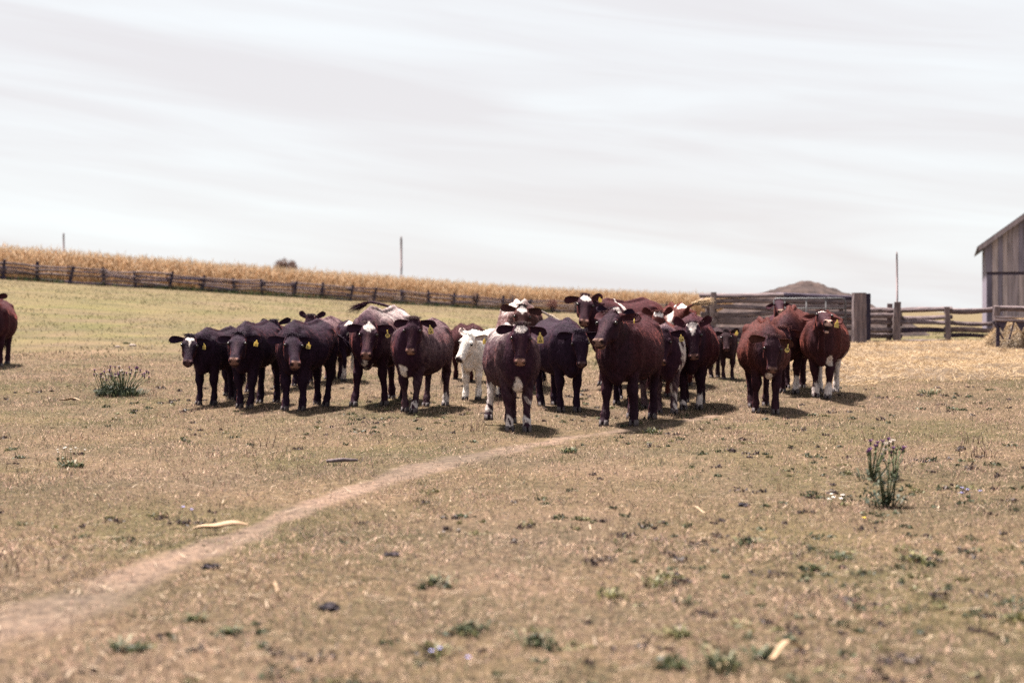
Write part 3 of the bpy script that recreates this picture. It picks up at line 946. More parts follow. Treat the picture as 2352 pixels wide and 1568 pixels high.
def ear_mesh(length, hw, n=9, k=7):
    """leaf-shaped cupped ear along +X, width on Z, opening towards +Y; returns verts, faces, inner mask"""
    V, F = [], []
    for side in (0, 1):
        for i in range(n):
            t = i / (n - 1)
            w = hw * (0.42 + 1.05 * t) * (1 - t ** 3.2) ** 0.5 if t < 1 else 0.004
            w = max(w, 0.004)
            for j in range(k):
                s = j / (k - 1) * 2 - 1
                cup = -0.035 * (1 - s * s) * math.sin(math.pi * min(1, t + .12)) - 0.010 * (1 - side)
                V.append((t * length, cup + (0.0 if side else -0.006), s * w - 0.012 * t * t))
    N = n * k
    for side in (0, 1):
        for i in range(n - 1):
            for j in range(k - 1):
                a = side * N + i * k + j
                q = (a, a + 1, a + k + 1, a + k)
                F.append(q if side == 0 else q[::-1])
    for i in range(n - 1):
        for j in (0, k - 1):
            a = i * k + j
            F.append((a, a + k, a + k + N, a + N))
    for j in range(k - 1):
        a = (n - 1) * k + j
        F.append((a, a + 1, a + 1 + N, a + N))
    return V, F, N

def smooth_np(V, E, it, lam=0.5, W=None):
    n = len(V)
    deg = np.bincount(E.ravel(), minlength=n).astype(float)[:, None]
    deg[deg == 0] = 1
    for _ in range(it):
        S = np.zeros_like(V)
        for a in range(3):
            S[:, a] = np.bincount(E[:, 0], V[E[:, 1], a], n) + np.bincount(E[:, 1], V[E[:, 0], a], n)
        D = (S / deg - V) * lam
        V = V + (D if W is None else D * W[:, None])
    return V

class Cow:
    def __init__(self, name, label, px, py=None, d=None, back=None, S=None, yaw=0, poll=None, muz=None, fwd=0.40, coat=None, ear=(8, 8),
                 tagspec=None, wid=1.0, calf=False, legs=None, tail=None, group=None, vox=0.0168, hair=9000, headw=1.0, hs=1.0, mouth=0, bony=0.0, shaggy=1.0, cat=None):
        self.__dict__.update(locals())
        self.foot = on_ground(px, py) if py is not None else on_ground_d(px, d)
        psi = math.radians(yaw)
        self.f = Vector((-math.sin(psi), -math.cos(psi), 0))
        self.rz = math.atan2(self.f.y, self.f.x)
        if S is None:
            zb = at_depth(px, back, self.foot.y + 0.5).z - self.foot.z
            S = zb / 1.33
        self.S = S
        fx = 0.47 * (0.86 if calf else 1.0)
        p = self.foot - self.f * fx * S
        self.root_loc = Vector((p.x, p.y, tz(p.x, p.y)))
        if abs(yaw) < 90: self.root_loc.z = min(self.root_loc.z, self.foot.z)
        self.R = Matrix.Rotation(self.rz, 3, 'Z')
        self.build_input()

    def loc(self, w):
        return self.R.transposed() @ (Vector(w) - self.root_loc) / self.S

    def build_input(self):
        S = self.S; cf = self.calf
        lx = 0.86 if cf else 1.0
        wd = self.wid * (0.80 if cf else 1.0)
        bt = 0.09 if cf else 0.0
        b = max(self.bony, .45)
        m = MB()
        T = [(-0.87, 1.20, 1.02, .07), (-0.83, 1.25, 0.92, .15), (-0.75, 1.285, 0.80, .22), (-0.62, 1.31, 0.72, .265), (-0.45, 1.325, 0.64, .30), (-0.25, 1.29 - .01 * b, 0.55, .355),
             (0.0, 1.27 - .02 * b, 0.50, .388), (0.2, 1.275 - .01 * b, 0.51, .372), (0.38, 1.305, 0.55, .315), (0.52, 1.315, 0.57, .265), (0.64, 1.27, 0.57, .215), (0.74, 1.18, 0.62, .155), (0.81, 1.05, 0.72, .07)]
        st = []
        for x, top, bot, hw in T:
            bb = bot + bt * (1 if -0.7 < x < 0.5 else 0.6)
            st.append((x * lx, top, bb, hw * wd, 0.46))
        ellrings(m, st, et=1.04 + .14 * b, eb=0.92)
        # shoulders, hips, hook bones, brisket, ridge
        for s in (-1, 1):
            m.ellipsoid((0.44 * lx, s * .185 * wd, .90), (.17, .115, .30), Matrix.Rotation(0.25, 3, 'Y'))
            m.ellipsoid((-0.56 * lx, s * .16 * wd, .93), (.21, .115, .28), Matrix.Rotation(-0.2, 3, 'Y'))
            m.ellipsoid((-0.44 * lx, s * .185 * wd, 1.155 + .012 * b), (.14, .072, .075))
        m.ellipsoid((.60 * lx, 0, .66 + bt * .5), (.18, .11, .17))
        if b > 0:
            m.tube([(-.80 * lx, 0, 1.255), (-.45 * lx, 0, 1.32 + .015 * b), (0, 0, 1.265 + .012 * b), (.45 * lx, 0, 1.315 + .02 * b), (.62 * lx, 0, 1.26)], [.02, .035, .03, .035, .03], 8)
        # legs: horizontal rings down each limb
        LG = self.legs or {}
        self.hoof_pos = []
        for key, side, front in (('fl', 1, 1), ('fr', -1, 1), ('hl', 1, 0), ('hr', -1, 0)):
            dx, lift = LG.get(key, (0, 0))[:2]
            dy = LG.get(key, (0, 0, 0))[2] if len(LG.get(key, (0, 0))) > 2 else (-.035 if front else -.02)
            th = 1.22 if cf else 1.08
            if front:
                J = [(.45, .155, .92, .16, .085), (.43, .165, .78, .125, .082), (.44, .155, .64, .085, .070), (.455, .145, .52, .066, .060), (.468, .14, .44, .066, .067), (.465, .14, .39, .058, .058), (.45, .14, .30, .040, .041),
                     (.45, .14, .20, .042, .043), (.455, .14, .145, .054, .055), (.475, .14, .095, .046, .048), (.49, .14, .05, .055, .055)]
            else:
                J = [(-.56, .15, 1.0, .20, .10), (-.52, .16, .86, .185, .11), (-.52, .165, .74, .145, .095), (-.60, .155, .62, .095, .066), (-.665, .15, .53, .068, .054), (-.67, .145, .47, .060, .052), (-.645, .14, .40, .050, .046), (-.63, .14, .30, .044, .043),
                     (-.625, .14, .20, .045, .044), (-.615, .14, .15, .055, .055), (-.595, .14, .10, .047, .048), (-.575, .14, .05, .056, .055)]
            rings = []
            for (x, y, z, rx, ry) in J:
                k = max(0.0, (0.80 - z) / 0.75)
                kk = k ** 1.1
                xx = x * lx + dx * kk + (0.06 * math.sin(min(1, k) * math.pi) if lift > 0 else 0)
                yy = side * (y * (.85 + .15 * wd) + dy * kk)
                zz = z + lift * k ** 0.7
                ring = []
                for q in range(14):
                    a = 2 * math.pi * q / 14
                    ring.append((xx + math.cos(a) * rx * th, yy + math.sin(a) * ry * th, zz))
                rings.append(ring)
            m.loft(rings)
            self.hoof_pos.append((xx, yy, zz - .05, lift))
        # head frame from the wanted poll and muzzle pixels
        w = self.poll; 
        dpt = self.foot.y - self.fwd * S * math.cos(math.radians(self.yaw))
        P = at_depth(self.poll[0], self.poll[1], dpt)
        Lh = 0.50 * S * self.hs * (1.12 if cf else 1.0)
        drop = (self.muz[1] - self.poll[1]) / FPX * dpt; lat = (self.muz[0] - self.poll[0]) / FPX * dpt
        q = math.sqrt(drop ** 2 + lat ** 2)
        if q > 0.93 * Lh:
            drop *= 0.93 * Lh / q; lat *= 0.93 * Lh / q; q = 0.93 * Lh
        dy = -math.sqrt(max(Lh ** 2 - q * q, (0.2 * Lh) ** 2))
        if self.yaw > 90 or self.yaw < -90: dy = -dy
        X = self.R.transposed() @ Vector((lat, dy, -drop)).normalized()
        tow = self.R.transposed() @ Vector((lat * .9, -1 if dy < 0 else 1, 0)).normalized()
        Y = Vector((0, 0, 1)).cross(X + tow * 0.35).normalized()
        Y = (Y - X * Y.dot(X)).normalized()
        rl = math.radians((hash_name(self.label) % 19) - 9)
        Y = (Matrix.Rotation(rl, 3, X) @ Y).normalized()
        Z = X.cross(Y).normalized()
        self.HR = Matrix((X, Y, Z)).transposed()
        self.HS = self.hs * (1.12 if cf else 1.0)
        self.HP = self.loc(P) - Z * 0.03 * self.HS
        HP, HR, HS = self.HP, self.HR, self.HS
        def H(x, y, z): return HP + HR @ (Vector((x, y * self.headw, z)) * HS)
        self.H = H
        rings = []
        for x, hw, fz, bz in HEAD:
            ring = []
            zc = fz - (fz - bz) * 0.36
            for k in range(22):
                a = 2 * math.pi * k / 22
                c, s_ = math.cos(a), math.sin(a)
                yy = hw * sup(c, .85)
                if s_ >= 0: zz = zc + (fz - zc) * sup(s_, .75)
                else:
                    zz = zc + (zc - bz) * sup(s_, .9); yy *= (1 - 0.30 * abs(s_) ** 1.5)
                ring.append(H(x, yy, zz))
            rings.append(ring)
        m.loft(rings)
        rot = HR
        for s in (-1, 1):
            m.ellipsoid(H(.155, s * .103, .012), (.045 * HS, .024 * HS, .030 * HS), rot, 10, 7)      # brow
            m.ellipsoid(H(.475, s * .045, .002), (.030 * HS, .026 * HS, .024 * HS), rot, 10, 7)      # nostril wing
            m.ellipsoid(H(.22, s * .075, -.13), (.09 * HS, .035 * HS, .07 * HS), rot, 10, 7)         # cheek
        m.ellipsoid(H(0.0, 0, .0), (.055 * HS, .075 * HS, .045 * HS), rot, 12, 8)                     # poll
        jaw = 0.0
        if self.mouth: 
            m.ellipsoid(H(.42, 0, -.175), (.075 * HS, .05 * HS, .028 * HS), rot, 12, 7)               # dropped lower jaw
        else:
            m.ellipsoid(H(.44, 0, -.115), (.06 * HS, .058 * HS, .032 * HS), rot, 12, 7)
        # neck
        A = Vector((0.36 * lx, 0, 0.99)); Bn = H(.075, 0, -.115)
        C1 = A + Vector((0.30 * lx, 0, 0.10)); C2 = Bn - (Bn - A).normalized() * .12 - HR.col[2] * .04
        rings = []
        nn = 10
        prevY = Vector((0, 1, 0))
        hY = HR.col[1].copy()
        for i in range(nn + 1):
            t = i / nn
            p = A * (1 - t) ** 3 + C1 * 3 * t * (1 - t) ** 2 + C2 * 3 * t * t * (1 - t) + Bn * t ** 3
            tg = (C1 - A) * 3 * (1 - t) ** 2 + (C2 - C1) * 6 * t * (1 - t) + (Bn - C2) * 3 * t * t
            tg.normalize()
            yv = (Vector((0, 1, 0)) * (1 - t) + hY * t); yv = (yv - tg * yv.dot(tg)).normalized()
            zv = tg.cross(yv)
            rv = np.interp(t, [0, .35, .7, 1], [.31, .245, .185, .15]); rl = np.interp(t, [0, .35, .7, 1], [.20 * wd + .02, .155, .125, .108]) * (0.92 if cf else 1)
            ring = []
            for k in range(20):
                a = 2 * math.pi * k / 20
                s_ = math.sin(a)
                ex = 1.0 if s_ > 0 else 1.12
                ring.append(p + yv * math.cos(a) * rl * (1 if s_ > 0 else 1 - .35 * s_ * s_) + zv * s_ * rv * ex)
            rings.append(ring)
        m.loft(rings)
        # dewlap fold from throat to brisket
        th = H(.16, 0, -.24)
        m.tube([th, th.lerp(Vector((.64 * lx, 0, .62 + bt)), .5) + Vector((.05, 0, -.04)), Vector((.62 * lx, 0, .60 + bt))], [.05, .05, .075], 10)
        # tail
        tl = self.tail or [(-.86, 0, 1.20), (-.93, 0, 1.12), (-.95, 0, .95), (-.94, .02, .70), (-.92, .02, .52)]
        self.tail_pts = [Vector((p[0] * lx, p[1], p[2])) for p in tl]
        k = len(tl)
        m.tube(self.tail_pts, [np.interp(i / (k - 1), [0, .25, 1], [.045, .030, .019]) for i in range(k)], 8)
        V = [Vector(p) * S for p in m.v]
        me = mesh_np('cowin', V, m.f)
        o = bpy.data.objects.new('cow_input', me); COL.objects.link(o)
        md = o.modifiers.new('r', 'REMESH'); md.mode = 'VOXEL'; md.voxel_size = self.vox; md.adaptivity = 0
        self.tmp = o

    def finish(self, dg):
        S = self.S; cf = self.calf
        ev = self.tmp.evaluated_get(dg)
        me0 = ev.to_mesh()
        nv = len(me0.vertices)
        V = np.empty(nv * 3, np.float32); me0.vertices.foreach_get('co', V); V = V.reshape(-1, 3).astype(float)
        E = np.empty(len(me0.edges) * 2, np.int32); me0.edges.foreach_get('vertices', E); E = E.reshape(-1, 2)
        npoly = len(me0.polygons)
        Lc = np.empty(len(me0.loops), np.int32); me0.loops.foreach_get('vertex_index', Lc)
        F = Lc.reshape(-1, 4)
        ev.to_mesh_clear()
        hp = np.array(self.HP) * S; hr = np.array(self.HR)
        def hc(V): return ((V - hp) @ hr) / (S * self.HS) / np.array([1, self.headw, 1])
        h = hc(V)
        inhead = ((h[:, 0] > .10) & (h[:, 0] < .62) & (np.abs(h[:, 1]) < .2) & (h[:, 2] > -.27) & (h[:, 2] < .12))
        W = np.where(inhead, 0.30, 1.0); W = np.where(V[:, 2] / S < 0.5, 0.4, W)
        V = smooth_np(V, E, 5, 0.5, W)
        # muscle and skin folds: gentle noise along the normal
        U = V / S
        seed = (hash_name(self.label) % 997)
        nrm = vnormals(V, F)
        nz = (N1.fbm(U[:, 0] * 5 + seed, U[:, 2] * 5 + U[:, 1] * 3, 3) - .5) * .026 + (N2.fbm(U[:, 0] * 26 + seed, U[:, 2] * 22 + U[:, 1] * 24, 2) - .5) * .005 * self.shaggy
        nz = np.where(inhead, nz * .35, nz)
        V = V + nrm * nz[:, None] * S
        h = hc(V)
        # mouth slit and nostrils pressed in
        for s in (-1, 1):
            d = np.linalg.norm((h - np.array([.492, s * .040, -.012])) / np.array([.02, .018, .02]), axis=1)
            V = V - nrm * (np.clip(1 - d, 0, 1) * .018 * S)[:, None]
        U = V / S
        col = self.paint(U, h, seed)
        # ears joined to the body mesh
        Vs, Fs, Cs = [V], [F], [col]
        nb = len(V); tris_extra = []
        el, ew = .238, .060
        self.earpts = []
        for s, up in ((1, self.ear[0]), (-1, self.ear[1])):
            ev_, ef_, N = ear_mesh(el, ew)
            a = math.radians(up + (hash_name(self.label + str(s)) % 17) - 8)
            X = Vector((-math.sin(a), s * math.cos(a), -0.28)).normalized()       # along the ear, head coords
            X = Vector((-math.sin(a) * 0.9 , s * math.cos(a), -0.20)).normalized()
            Yv = Vector((0.45, 0, 0.9)); Yv = (Yv - X * Yv.dot(X)).normalized()     # opening direction
            Zv = X.cross(Yv) * -s
            B = Vector((.028, s * .088, -.045))
            P = []
            for p in ev_:
                q = B + X * p[0] + Yv * p[1] + Zv * p[2]
                P.append(self.H(q.x, q.y / self.headw if abs(q.y) > 9 else q.y, q.z) * S)
            P = np.array(P)
            ec = np.tile(np.array(self.coat.get('ear', self.coat['base']))[None], (len(P), 1))
            Vs.append(P); Cs.append(ec); Fs.append(np.array(ef_) + nb); nb += len(P)
            c = B + X * el * .62 + Yv * .012 + Zv * (-.030)
            self.earpts.append(self.H(c.x, c.y, c.z) * S)
        V = np.concatenate(Vs); F = np.concatenate(Fs); col = np.concatenate(Cs)
        me = mesh_np('body', V, tris=F, smooth=True)
        set_col(me, np.clip(col, 0, 1))
        bpy.data.objects.remove(self.tmp)
        root = empty(self.name, self.root_loc, self.rz)
        tag(root, self.label, self.cat or ('calf' if self.name == 'calf' else 'cow'), self.group)
        self.root = root
        link('body', me, M['coat'], root)
        self.add_hair(V, F, col, h, nb)
        # eyes
        for s in (-1, 1):
            mb = MB(); mb.ellipsoid(self.H(.182, s * .114, .012) * S, (.022 * S * self.HS,) * 3, None, 10, 8)
            mb.build('eye', M['eye'], root)
        # hooves: two claws each
        for (x, y, z, lift) in self.hoof_pos:
            mb = MB()
            for s in (-1, 1):
                rings = []
                for t, zz in ((0, .075), (.5, .035), (1, 0.0)):
                    f_, bk, hw = .052 + .045 * t, -.052 - .005 * t, .027 + .006 * t
                    cy = s * .029
                    ring = []
                    for k in range(10):
                        a = 2 * math.pi * k / 10
                        cx_ = math.cos(a)
                        ring.append(Vector((x + (f_ if cx_ > 0 else -bk) * cx_, y + cy + hw * math.sin(a) * (1 - .35 * max(0, cx_) ** 2), z + zz)) * S)
                    rings.append(ring)
                mb.loft(rings)
            mb.build('hoof', M['hoof'], root)
        self.add_tag()

    def paint(self, U, h, seed):
        c = self.coat
        n = len(U)
        base = np.array(c['base'])
        nA = N3.fbm(U[:, 0] * 3.3 + seed, U[:, 2] * 3.3 + U[:, 1] * 2.7, 4)
        nB = N4.fbm(U[:, 0] * 13 + seed, U[:, 2] * 9 + U[:, 1] * 12, 4)
        nC = N2.fbm(U[:, 0] * 40 + seed, U[:, 2] * 28 + U[:, 1] * 38, 2)
        col = base[None] * (0.8 + 0.45 * nA[:, None])
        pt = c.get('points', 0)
        if pt:   # blackish face, throat and lower legs: part coat marking, part shade painted in
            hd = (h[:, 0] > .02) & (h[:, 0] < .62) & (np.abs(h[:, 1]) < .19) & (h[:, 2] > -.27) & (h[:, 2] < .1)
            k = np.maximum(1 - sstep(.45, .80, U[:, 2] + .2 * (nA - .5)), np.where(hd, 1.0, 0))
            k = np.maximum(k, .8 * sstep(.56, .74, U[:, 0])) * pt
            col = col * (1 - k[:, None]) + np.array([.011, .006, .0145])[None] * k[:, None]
        white = np.array(c.get('white', (0.56, 0.49, 0.47)))
        lx = 0.86 if self.calf else 1.0
        head = (h[:, 0] > -.06) & (h[:, 0] < .62) & (np.abs(h[:, 1]) < .19) & (h[:, 2] > -.27) & (h[:, 2] < .1)
        m = np.zeros(n); rmask = np.zeros(n)
        ro = c.get('roan', 0)
        if ro:
            rz = sstep(.62, 1.0, U[:, 2]) * (1 - sstep(.50, .72, U[:, 0] / lx)) * c.get('roan_lo', 1) + (1 - c.get('roan_lo', 1)) * (1 - sstep(.50, .72, U[:, 0] / lx))
            rz = rz * np.where(head, 0, 1)
            tone = np.clip(ro * (0.30 + 0.7 * (nA - .5) + 0.9 * (nC - .5) + 0.5 * (nB - .5)), 0, 1) * rz
            rmask = tone
        top = c.get('top', 0)
        if top:
            t = sstep(1.08, 1.27, U[:, 2] + .18 * (nB - .5)) * (1 - sstep(.35, .6, U[:, 0])) * np.where(head, 0, 1)
            m = np.maximum(m, t * top * np.clip(.35 + 1.6 * (nB - .3), 0, 1))
        for (x0, y0, z0, rx, ry, rz_) in c.get('patches', []):
            d = np.sqrt(((U[:, 0] - x0) / rx) ** 2 + ((U[:, 1] - y0) / ry) ** 2 + ((U[:, 2] - z0) / rz_) ** 2)
            m = np.maximum(m, 1 - sstep(.85, 1.1, d + 2.2 * (nB - .5)))
        if c.get('belly'):
            t = (1 - sstep(.0, .10, U[:, 2] - c['belly'] + .30 * (nB - .5))) * sstep(.44, .5, U[:, 2]) * sstep(-.7, -.5, U[:, 0]) * (1 - sstep(.45, .62, U[:, 0]))
            m = np.maximum(m, t)
        # white socks and spots on the legs: (front?, side, z0, z1, cover)
        for fr, sd, z0, z1, cov in c.get('socks', []):
            q = (U[:, 0] > 0 if fr else U[:, 0] <= 0) & (U[:, 1] * sd > 0) & (U[:, 2] < .64)
            ang = N1.fbm(U[:, 0] * 14 + seed + 3.1 * z0, U[:, 1] * 14 + U[:, 2] * 7, 3)
            e = .16 * (ang - .5) * (2 if cov < 1 else 1)
            k = sstep(z0 - .012, z0 + .012, U[:, 2] + e) * (1 - sstep(z1 - .012, z1 + .012, U[:, 2] + e))
            k = k * sstep(1 - cov - .10, 1 - cov + .02, ang * 1.05)
            m = np.where(q, np.maximum(m, .92 * k), m)
        # blaze, in head coordinates
        hx, hy, hz = h[:, 0], h[:, 1], h[:, 2]
        j = (nC - .5) * .03
        front = head & (hz > -.03)
        bz = c.get('blaze')
        if bz == 'star': q = (np.abs(hy + j) / .085 + np.abs(hx - .075 + j) / .085) < 1
        elif bz == 'wide': q = (np.abs(hy + j) / .078) ** 2 + ((hx - .070 + j) / .052) ** 2 < 1
        elif bz == 'tee': q = ((np.abs(hx - .075 + j * .5) < .027) & (np.abs(hy) < .066)) | ((np.abs(hy + .3 * j) < .030 * (1 - (hx - .06) / .18)) & (hx > .06) & (hx < .20))
        elif bz == 'tri': q = (hx > .0) & (np.abs(hy + .5 * j) < .088 * (1 - (hx + .01) / .22)) & (hx < .22)
        elif bz == 'cap': q = (hx > -.02) & (hx < .095 + j) & (np.abs(hy) < .080)
        else: q = np.zeros(n, bool)
        m = np.where(front & q, .95, m)
        col = col * (1 - rmask[:, None]) + np.array(c.get('roan_c', (.30, .205, .21)))[None] * rmask[:, None]
        tailv = (U[:, 0] < -.885 * lx) & (not c.get('pale_tail'))
        m = np.where(tailv, 0, m); col = np.where(tailv[:, None], base[None] * 1.0, col)
        col = col * (1 - m[:, None]) + white[None] * (0.85 + .3 * nB[:, None]) * m[:, None]
        # face: a slightly warmer bridge, pale muzzle, dark nostrils and lips
        br = np.where(front, np.clip(1 - np.abs(hy) / .05, 0, 1) * sstep(.12, .2, hx) * (1 - sstep(.38, .43, hx)), 0) * c.get('bridge', .5)
        col = col + br[:, None] * np.array([.022, .011, .010]) * (1 - m[:, None])
        mz = np.array(c.get('muzzle', (0.30, 0.165, 0.125))) * np.array([.62, .60, .64])
        q = head * sstep(.438, .462, hx + .02 * (nC - .5)) * (1 - sstep(.050, .068, np.abs(hy))) * sstep(-.075, -.05, hz) * (hx < .56)
        q = q * c.get('mzamt', .85)
        col = col * (1 - q[:, None]) + mz[None] * (.8 + .4 * nC[:, None]) * q[:, None]
        for s in (-1, 1):
            d = np.sqrt(((hx - .487) / .024) ** 2 + ((hy - s * .046) / .021) ** 2 + ((hz + .012) / .035) ** 2)
            k = (1 - sstep(.7, 1.0, d))[:, None]
            col = col * (1 - k) + np.array([.018, .010, .014]) * k
        lip = head & (hx > .46) & (hx < .56) & (np.abs(hy) < .09) & (hz < -.075) & (hz > -.088)
        col = np.where(lip[:, None], np.array([.015, .01, .014]), col)
        chin = head & (hx > .455) & (hx < .56) & (hz <= -.09) & (hz > -.16) & (np.abs(hy) < .075)
        ch = c.get('chin', .25)
        col = np.where(chin[:, None], col * (1 - ch) + mz[None] * ch, col)
        if self.mouth:
            q = head & (hx > .40) & (hz < -.09) & (hz > -.15)
            col = np.where(q[:, None], np.array([.012, .008, .012]), col)
            q = head & (hx > .46) & (hz <= -.155)
            col = np.where(q[:, None], mz[None] * 1.1, col)
        # eye rim
        for s in (-1, 1):
            d = np.sqrt(((hx - .168) / .035) ** 2 + ((hy - s * .112) / .03) ** 2 + ((hz - .002) / .032) ** 2)
            k = (1 - sstep(.6, 1.0, d))[:, None] * .7
            col = col * (1 - k) + np.array([.015, .010, .014]) * k
        return np.clip(col, .004, .9)

    def add_hair(self, V, F, col, h, nb):
        """short coat hairs as slim triangles lying back along the body"""
        S = self.S; r = np.random.default_rng(hash_name(self.label) % 99991)
        n = self.hair
        if n <= 0: return
        A = V[F[:, 0]]; B = V[F[:, 1]]; C = V[F[:, 2]]
        nr = np.cross(B - A, C - A); ar = np.linalg.norm(nr, axis=1)
        pr = ar / ar.sum()
        k = r.choice(len(F), n, p=pr)
        w = r.random((n, 4)); w /= w.sum(1)[:, None]
        P = (V[F[k]] * w[:, :, None]).sum(1)
        N = nr[k] / np.maximum(ar[k], 1e-9)[:, None]
        U = P / S
        hp = np.array(self.HP) * S; hr = np.array(self.HR)
        hh = ((P - hp) @ hr) / (S * self.HS)
        flow = np.tile(np.array([[-.75, 0, -.66]]), (n, 1))
        leg = U[:, 2] < .55
        flow[leg] = [-.1, 0, -1]
        inh = (hh[:, 0] > -.03) & (hh[:, 0] < .6) & (np.abs(hh[:, 1]) < .3) & (hh[:, 2] > -.26)
        flow[inh] = hr[:, 0]
        flow = flow + r.normal(0, .35, (n, 3))
        flow -= N * (flow * N).sum(1)[:, None]
        flow /= np.maximum(np.linalg.norm(flow, axis=1), 1e-6)[:, None]
        lift = .22 + .25 * r.random((n, 1))
        L = (.020 + .014 * r.random((n, 1))) * self.shaggy
        L = np.where(inh[:, None], L * .55, L); L = np.where(leg[:, None], L * .8, L)
        D = flow + N * lift; D /= np.linalg.norm(D, axis=1)[:, None]
        side = np.cross(N, flow)
        wdt = .0034
        T = np.stack([P - side * wdt, P + side * wdt, P + D * L], 1).reshape(-1, 3)
        c = col[F[k, 0]] * (0.6 + .75 * r.random((n, 1)))
        cc = [np.repeat(c, 3, 0)]; TT = [T]
        # forelock between the ears
        m = 420 if not self.coat.get('bald') else 60
        tuft = r.normal(size=(m, 2)) * np.array([.022, .045]) - np.array([.02, 0])
        p0 = np.array([self.H(float(a) * .6 - .005, float(b), .030 - .012 * abs(b) * 8) for a, b in tuft]) * S
        d = np.array(self.HR.col[0])[None] * (.55 + .5 * r.random((m, 1))) + np.array(self.HR.col[2])[None] * (.45 * r.random((m, 1)) + .12) + np.array(self.HR.col[1])[None] * (tuft[:, 1:] * 9) + r.normal(0, .25, (m, 3))
        d /= np.linalg.norm(d, axis=1)[:, None]
        sd = np.array(self.HR.col[1])[None] * .004 + r.normal(0, .001, (m, 3))
        L2 = (.016 + .022 * r.random((m, 1))) * self.shaggy
        TT.append(np.stack([p0 - sd, p0 + sd, p0 + d * L2], 1).reshape(-1, 3))
        wc = np.array(self.coat.get('forelock', self.coat['base']))
        cc.append(np.repeat(wc[None] * (.7 + .8 * r.random((m, 1))), 3, 0))
        T = np.concatenate(TT)
        me = mesh_np('coat_hair', T, tris=np.arange(len(T)).reshape(-1, 3)); set_col(me, np.clip(np.concatenate(cc), .004, .9))
        o = link('coat_hair', me, M['hair'], self.root); o['kind'] = 'stuff'
        # tail switch
        tp = self.tail_pts; e = np.array(tp[-1]) * S; dr = np.array((tp[-1] - tp[-2]).normalized())
        m = 260
        p0 = e[None] - dr[None] * (r.random((m, 1)) * .12) + r.normal(0, .010, (m, 3))
        d = dr[None] + r.normal(0, .16, (m, 3)) + np.array([0, 0, -.25]); d /= np.linalg.norm(d, axis=1)[:, None]
        L2 = .16 + .16 * r.random((m, 1))
        sd = np.cross(d, r.normal(size=(m, 3))); sd /= np.linalg.norm(sd, axis=1)[:, None]; sd *= .005
        T = np.stack([p0 - sd, p0 + sd, p0 + d * L2], 1).reshape(-1, 3)
        me = mesh_np('tail_switch', T, tris=np.arange(len(T)).reshape(-1, 3))
        sc_ = np.array(self.coat.get('switch', self.coat['base']))
        set_col(me, np.clip(np.repeat(sc_[None] * (.7 + .7 * r.random((m, 1))), 3, 0), .004, .9))
        link('tail_switch', me, M['hair'], self.root)

    def add_tag(self):
        ts = self.tagspec
        if not ts: return
        S = 1.0
        shape, text, sidx, size, turn = ts
        p = self.earpts[sidx]
        # plate facing the viewer, hanging below the ear
        fw = (self.R.transposed() @ Vector((math.sin(math.radians(turn)), -math.cos(math.radians(turn)), 0))).normalized()
        rt = Vector((0, 0, 1)).cross(-fw).normalized() * -1
        rt = fw.cross(Vector((0, 0, 1))).normalized() * -1
        up = Vector((0, 0, 1))
        if shape == 'house':
            prof = [(-.045, -.14), (.045, -.14), (.045, -.055), (.014, -.012), (.011, .02), (-.011, .02), (-.014, -.012), (-.045, -.055)]
        elif shape == 'square':
            prof = [(-.042, -.105), (.042, -.105), (.042, -.03), (.016, -.012), (.010, .02), (-.010, .02), (-.016, -.012), (-.042, -.03)]
        else:
            prof = [(.042 * math.sin(a), -.085 - .042 * math.cos(a)) for a in [k * math.pi / 8 for k in range(0, 8)]]
            prof = prof + [(.012, -.035), (.008, .02), (-.008, .02), (-.012, -.035)] + [(-q[0], q[1]) for q in prof[:0:-1]]
        size *= .80; sw = math.radians((hash_name(self.label) % 27) - 13)
        prof = [(a * size * math.cos(sw) - b * size * math.sin(sw), a * size * math.sin(sw) + b * size * math.cos(sw)) for a, b in prof]
        base = p + fw * .018
        m = MB()
        k = len(prof)
        fr = [base + rt * a + up * b for a, b in prof]; bk = [q - fw * .005 for q in fr]
        m.add(fr + bk, [tuple(range(k)), tuple(range(2 * k - 1, k - 1, -1))] + [(i, i + k, (i + 1) % k + k, (i + 1) % k) for i in range(k)])
        o = m.build('ear_tag', M['tag'], self.root, False)
        self.letter = None
        if text:
            cu = bpy.data.curves.new('lettering', 'FONT'); cu.body = text; cu.align_x = 'CENTER'; cu.align_y = 'CENTER'
            cu.size = .056 * size if '\n' in text else .056 * size; cu.space_line = .85; cu.offset = 0.0006 * size
            t = bpy.data.objects.new('lettering_src', cu); COL.objects.link(t)
            cz = -.088 if shape == 'house' else -.075
            c = base + fw * .003 + up * cz * size * math.cos(sw) - rt * cz * size * math.sin(sw)
            r2 = rt * math.cos(sw) + up * math.sin(sw); u2 = up * math.cos(sw) - rt * math.sin(sw)
            mt = Matrix((r2, u2, fw)).transposed().to_4x4(); mt.translation = c
            LETTERS.append((t, o, mt))
LETTERS = []
def hash_name(s):
    v = 7
    for ch in s: v = (v * 131 + ord(ch)) % 1000003
    return v
def vnormals(V, F):
    a = V[F[:, 2]] - V[F[:, 0]]; b = V[F[:, 3]] - V[F[:, 1]]
    n = np.cross(a, b)
    N = np.zeros_like(V)
    for k in range(4):
        for ax in range(3): N[:, ax] += np.bincount(F[:, k], n[:, ax], len(V))
    return N / np.maximum(np.linalg.norm(N, axis=1), 1e-9)[:, None]

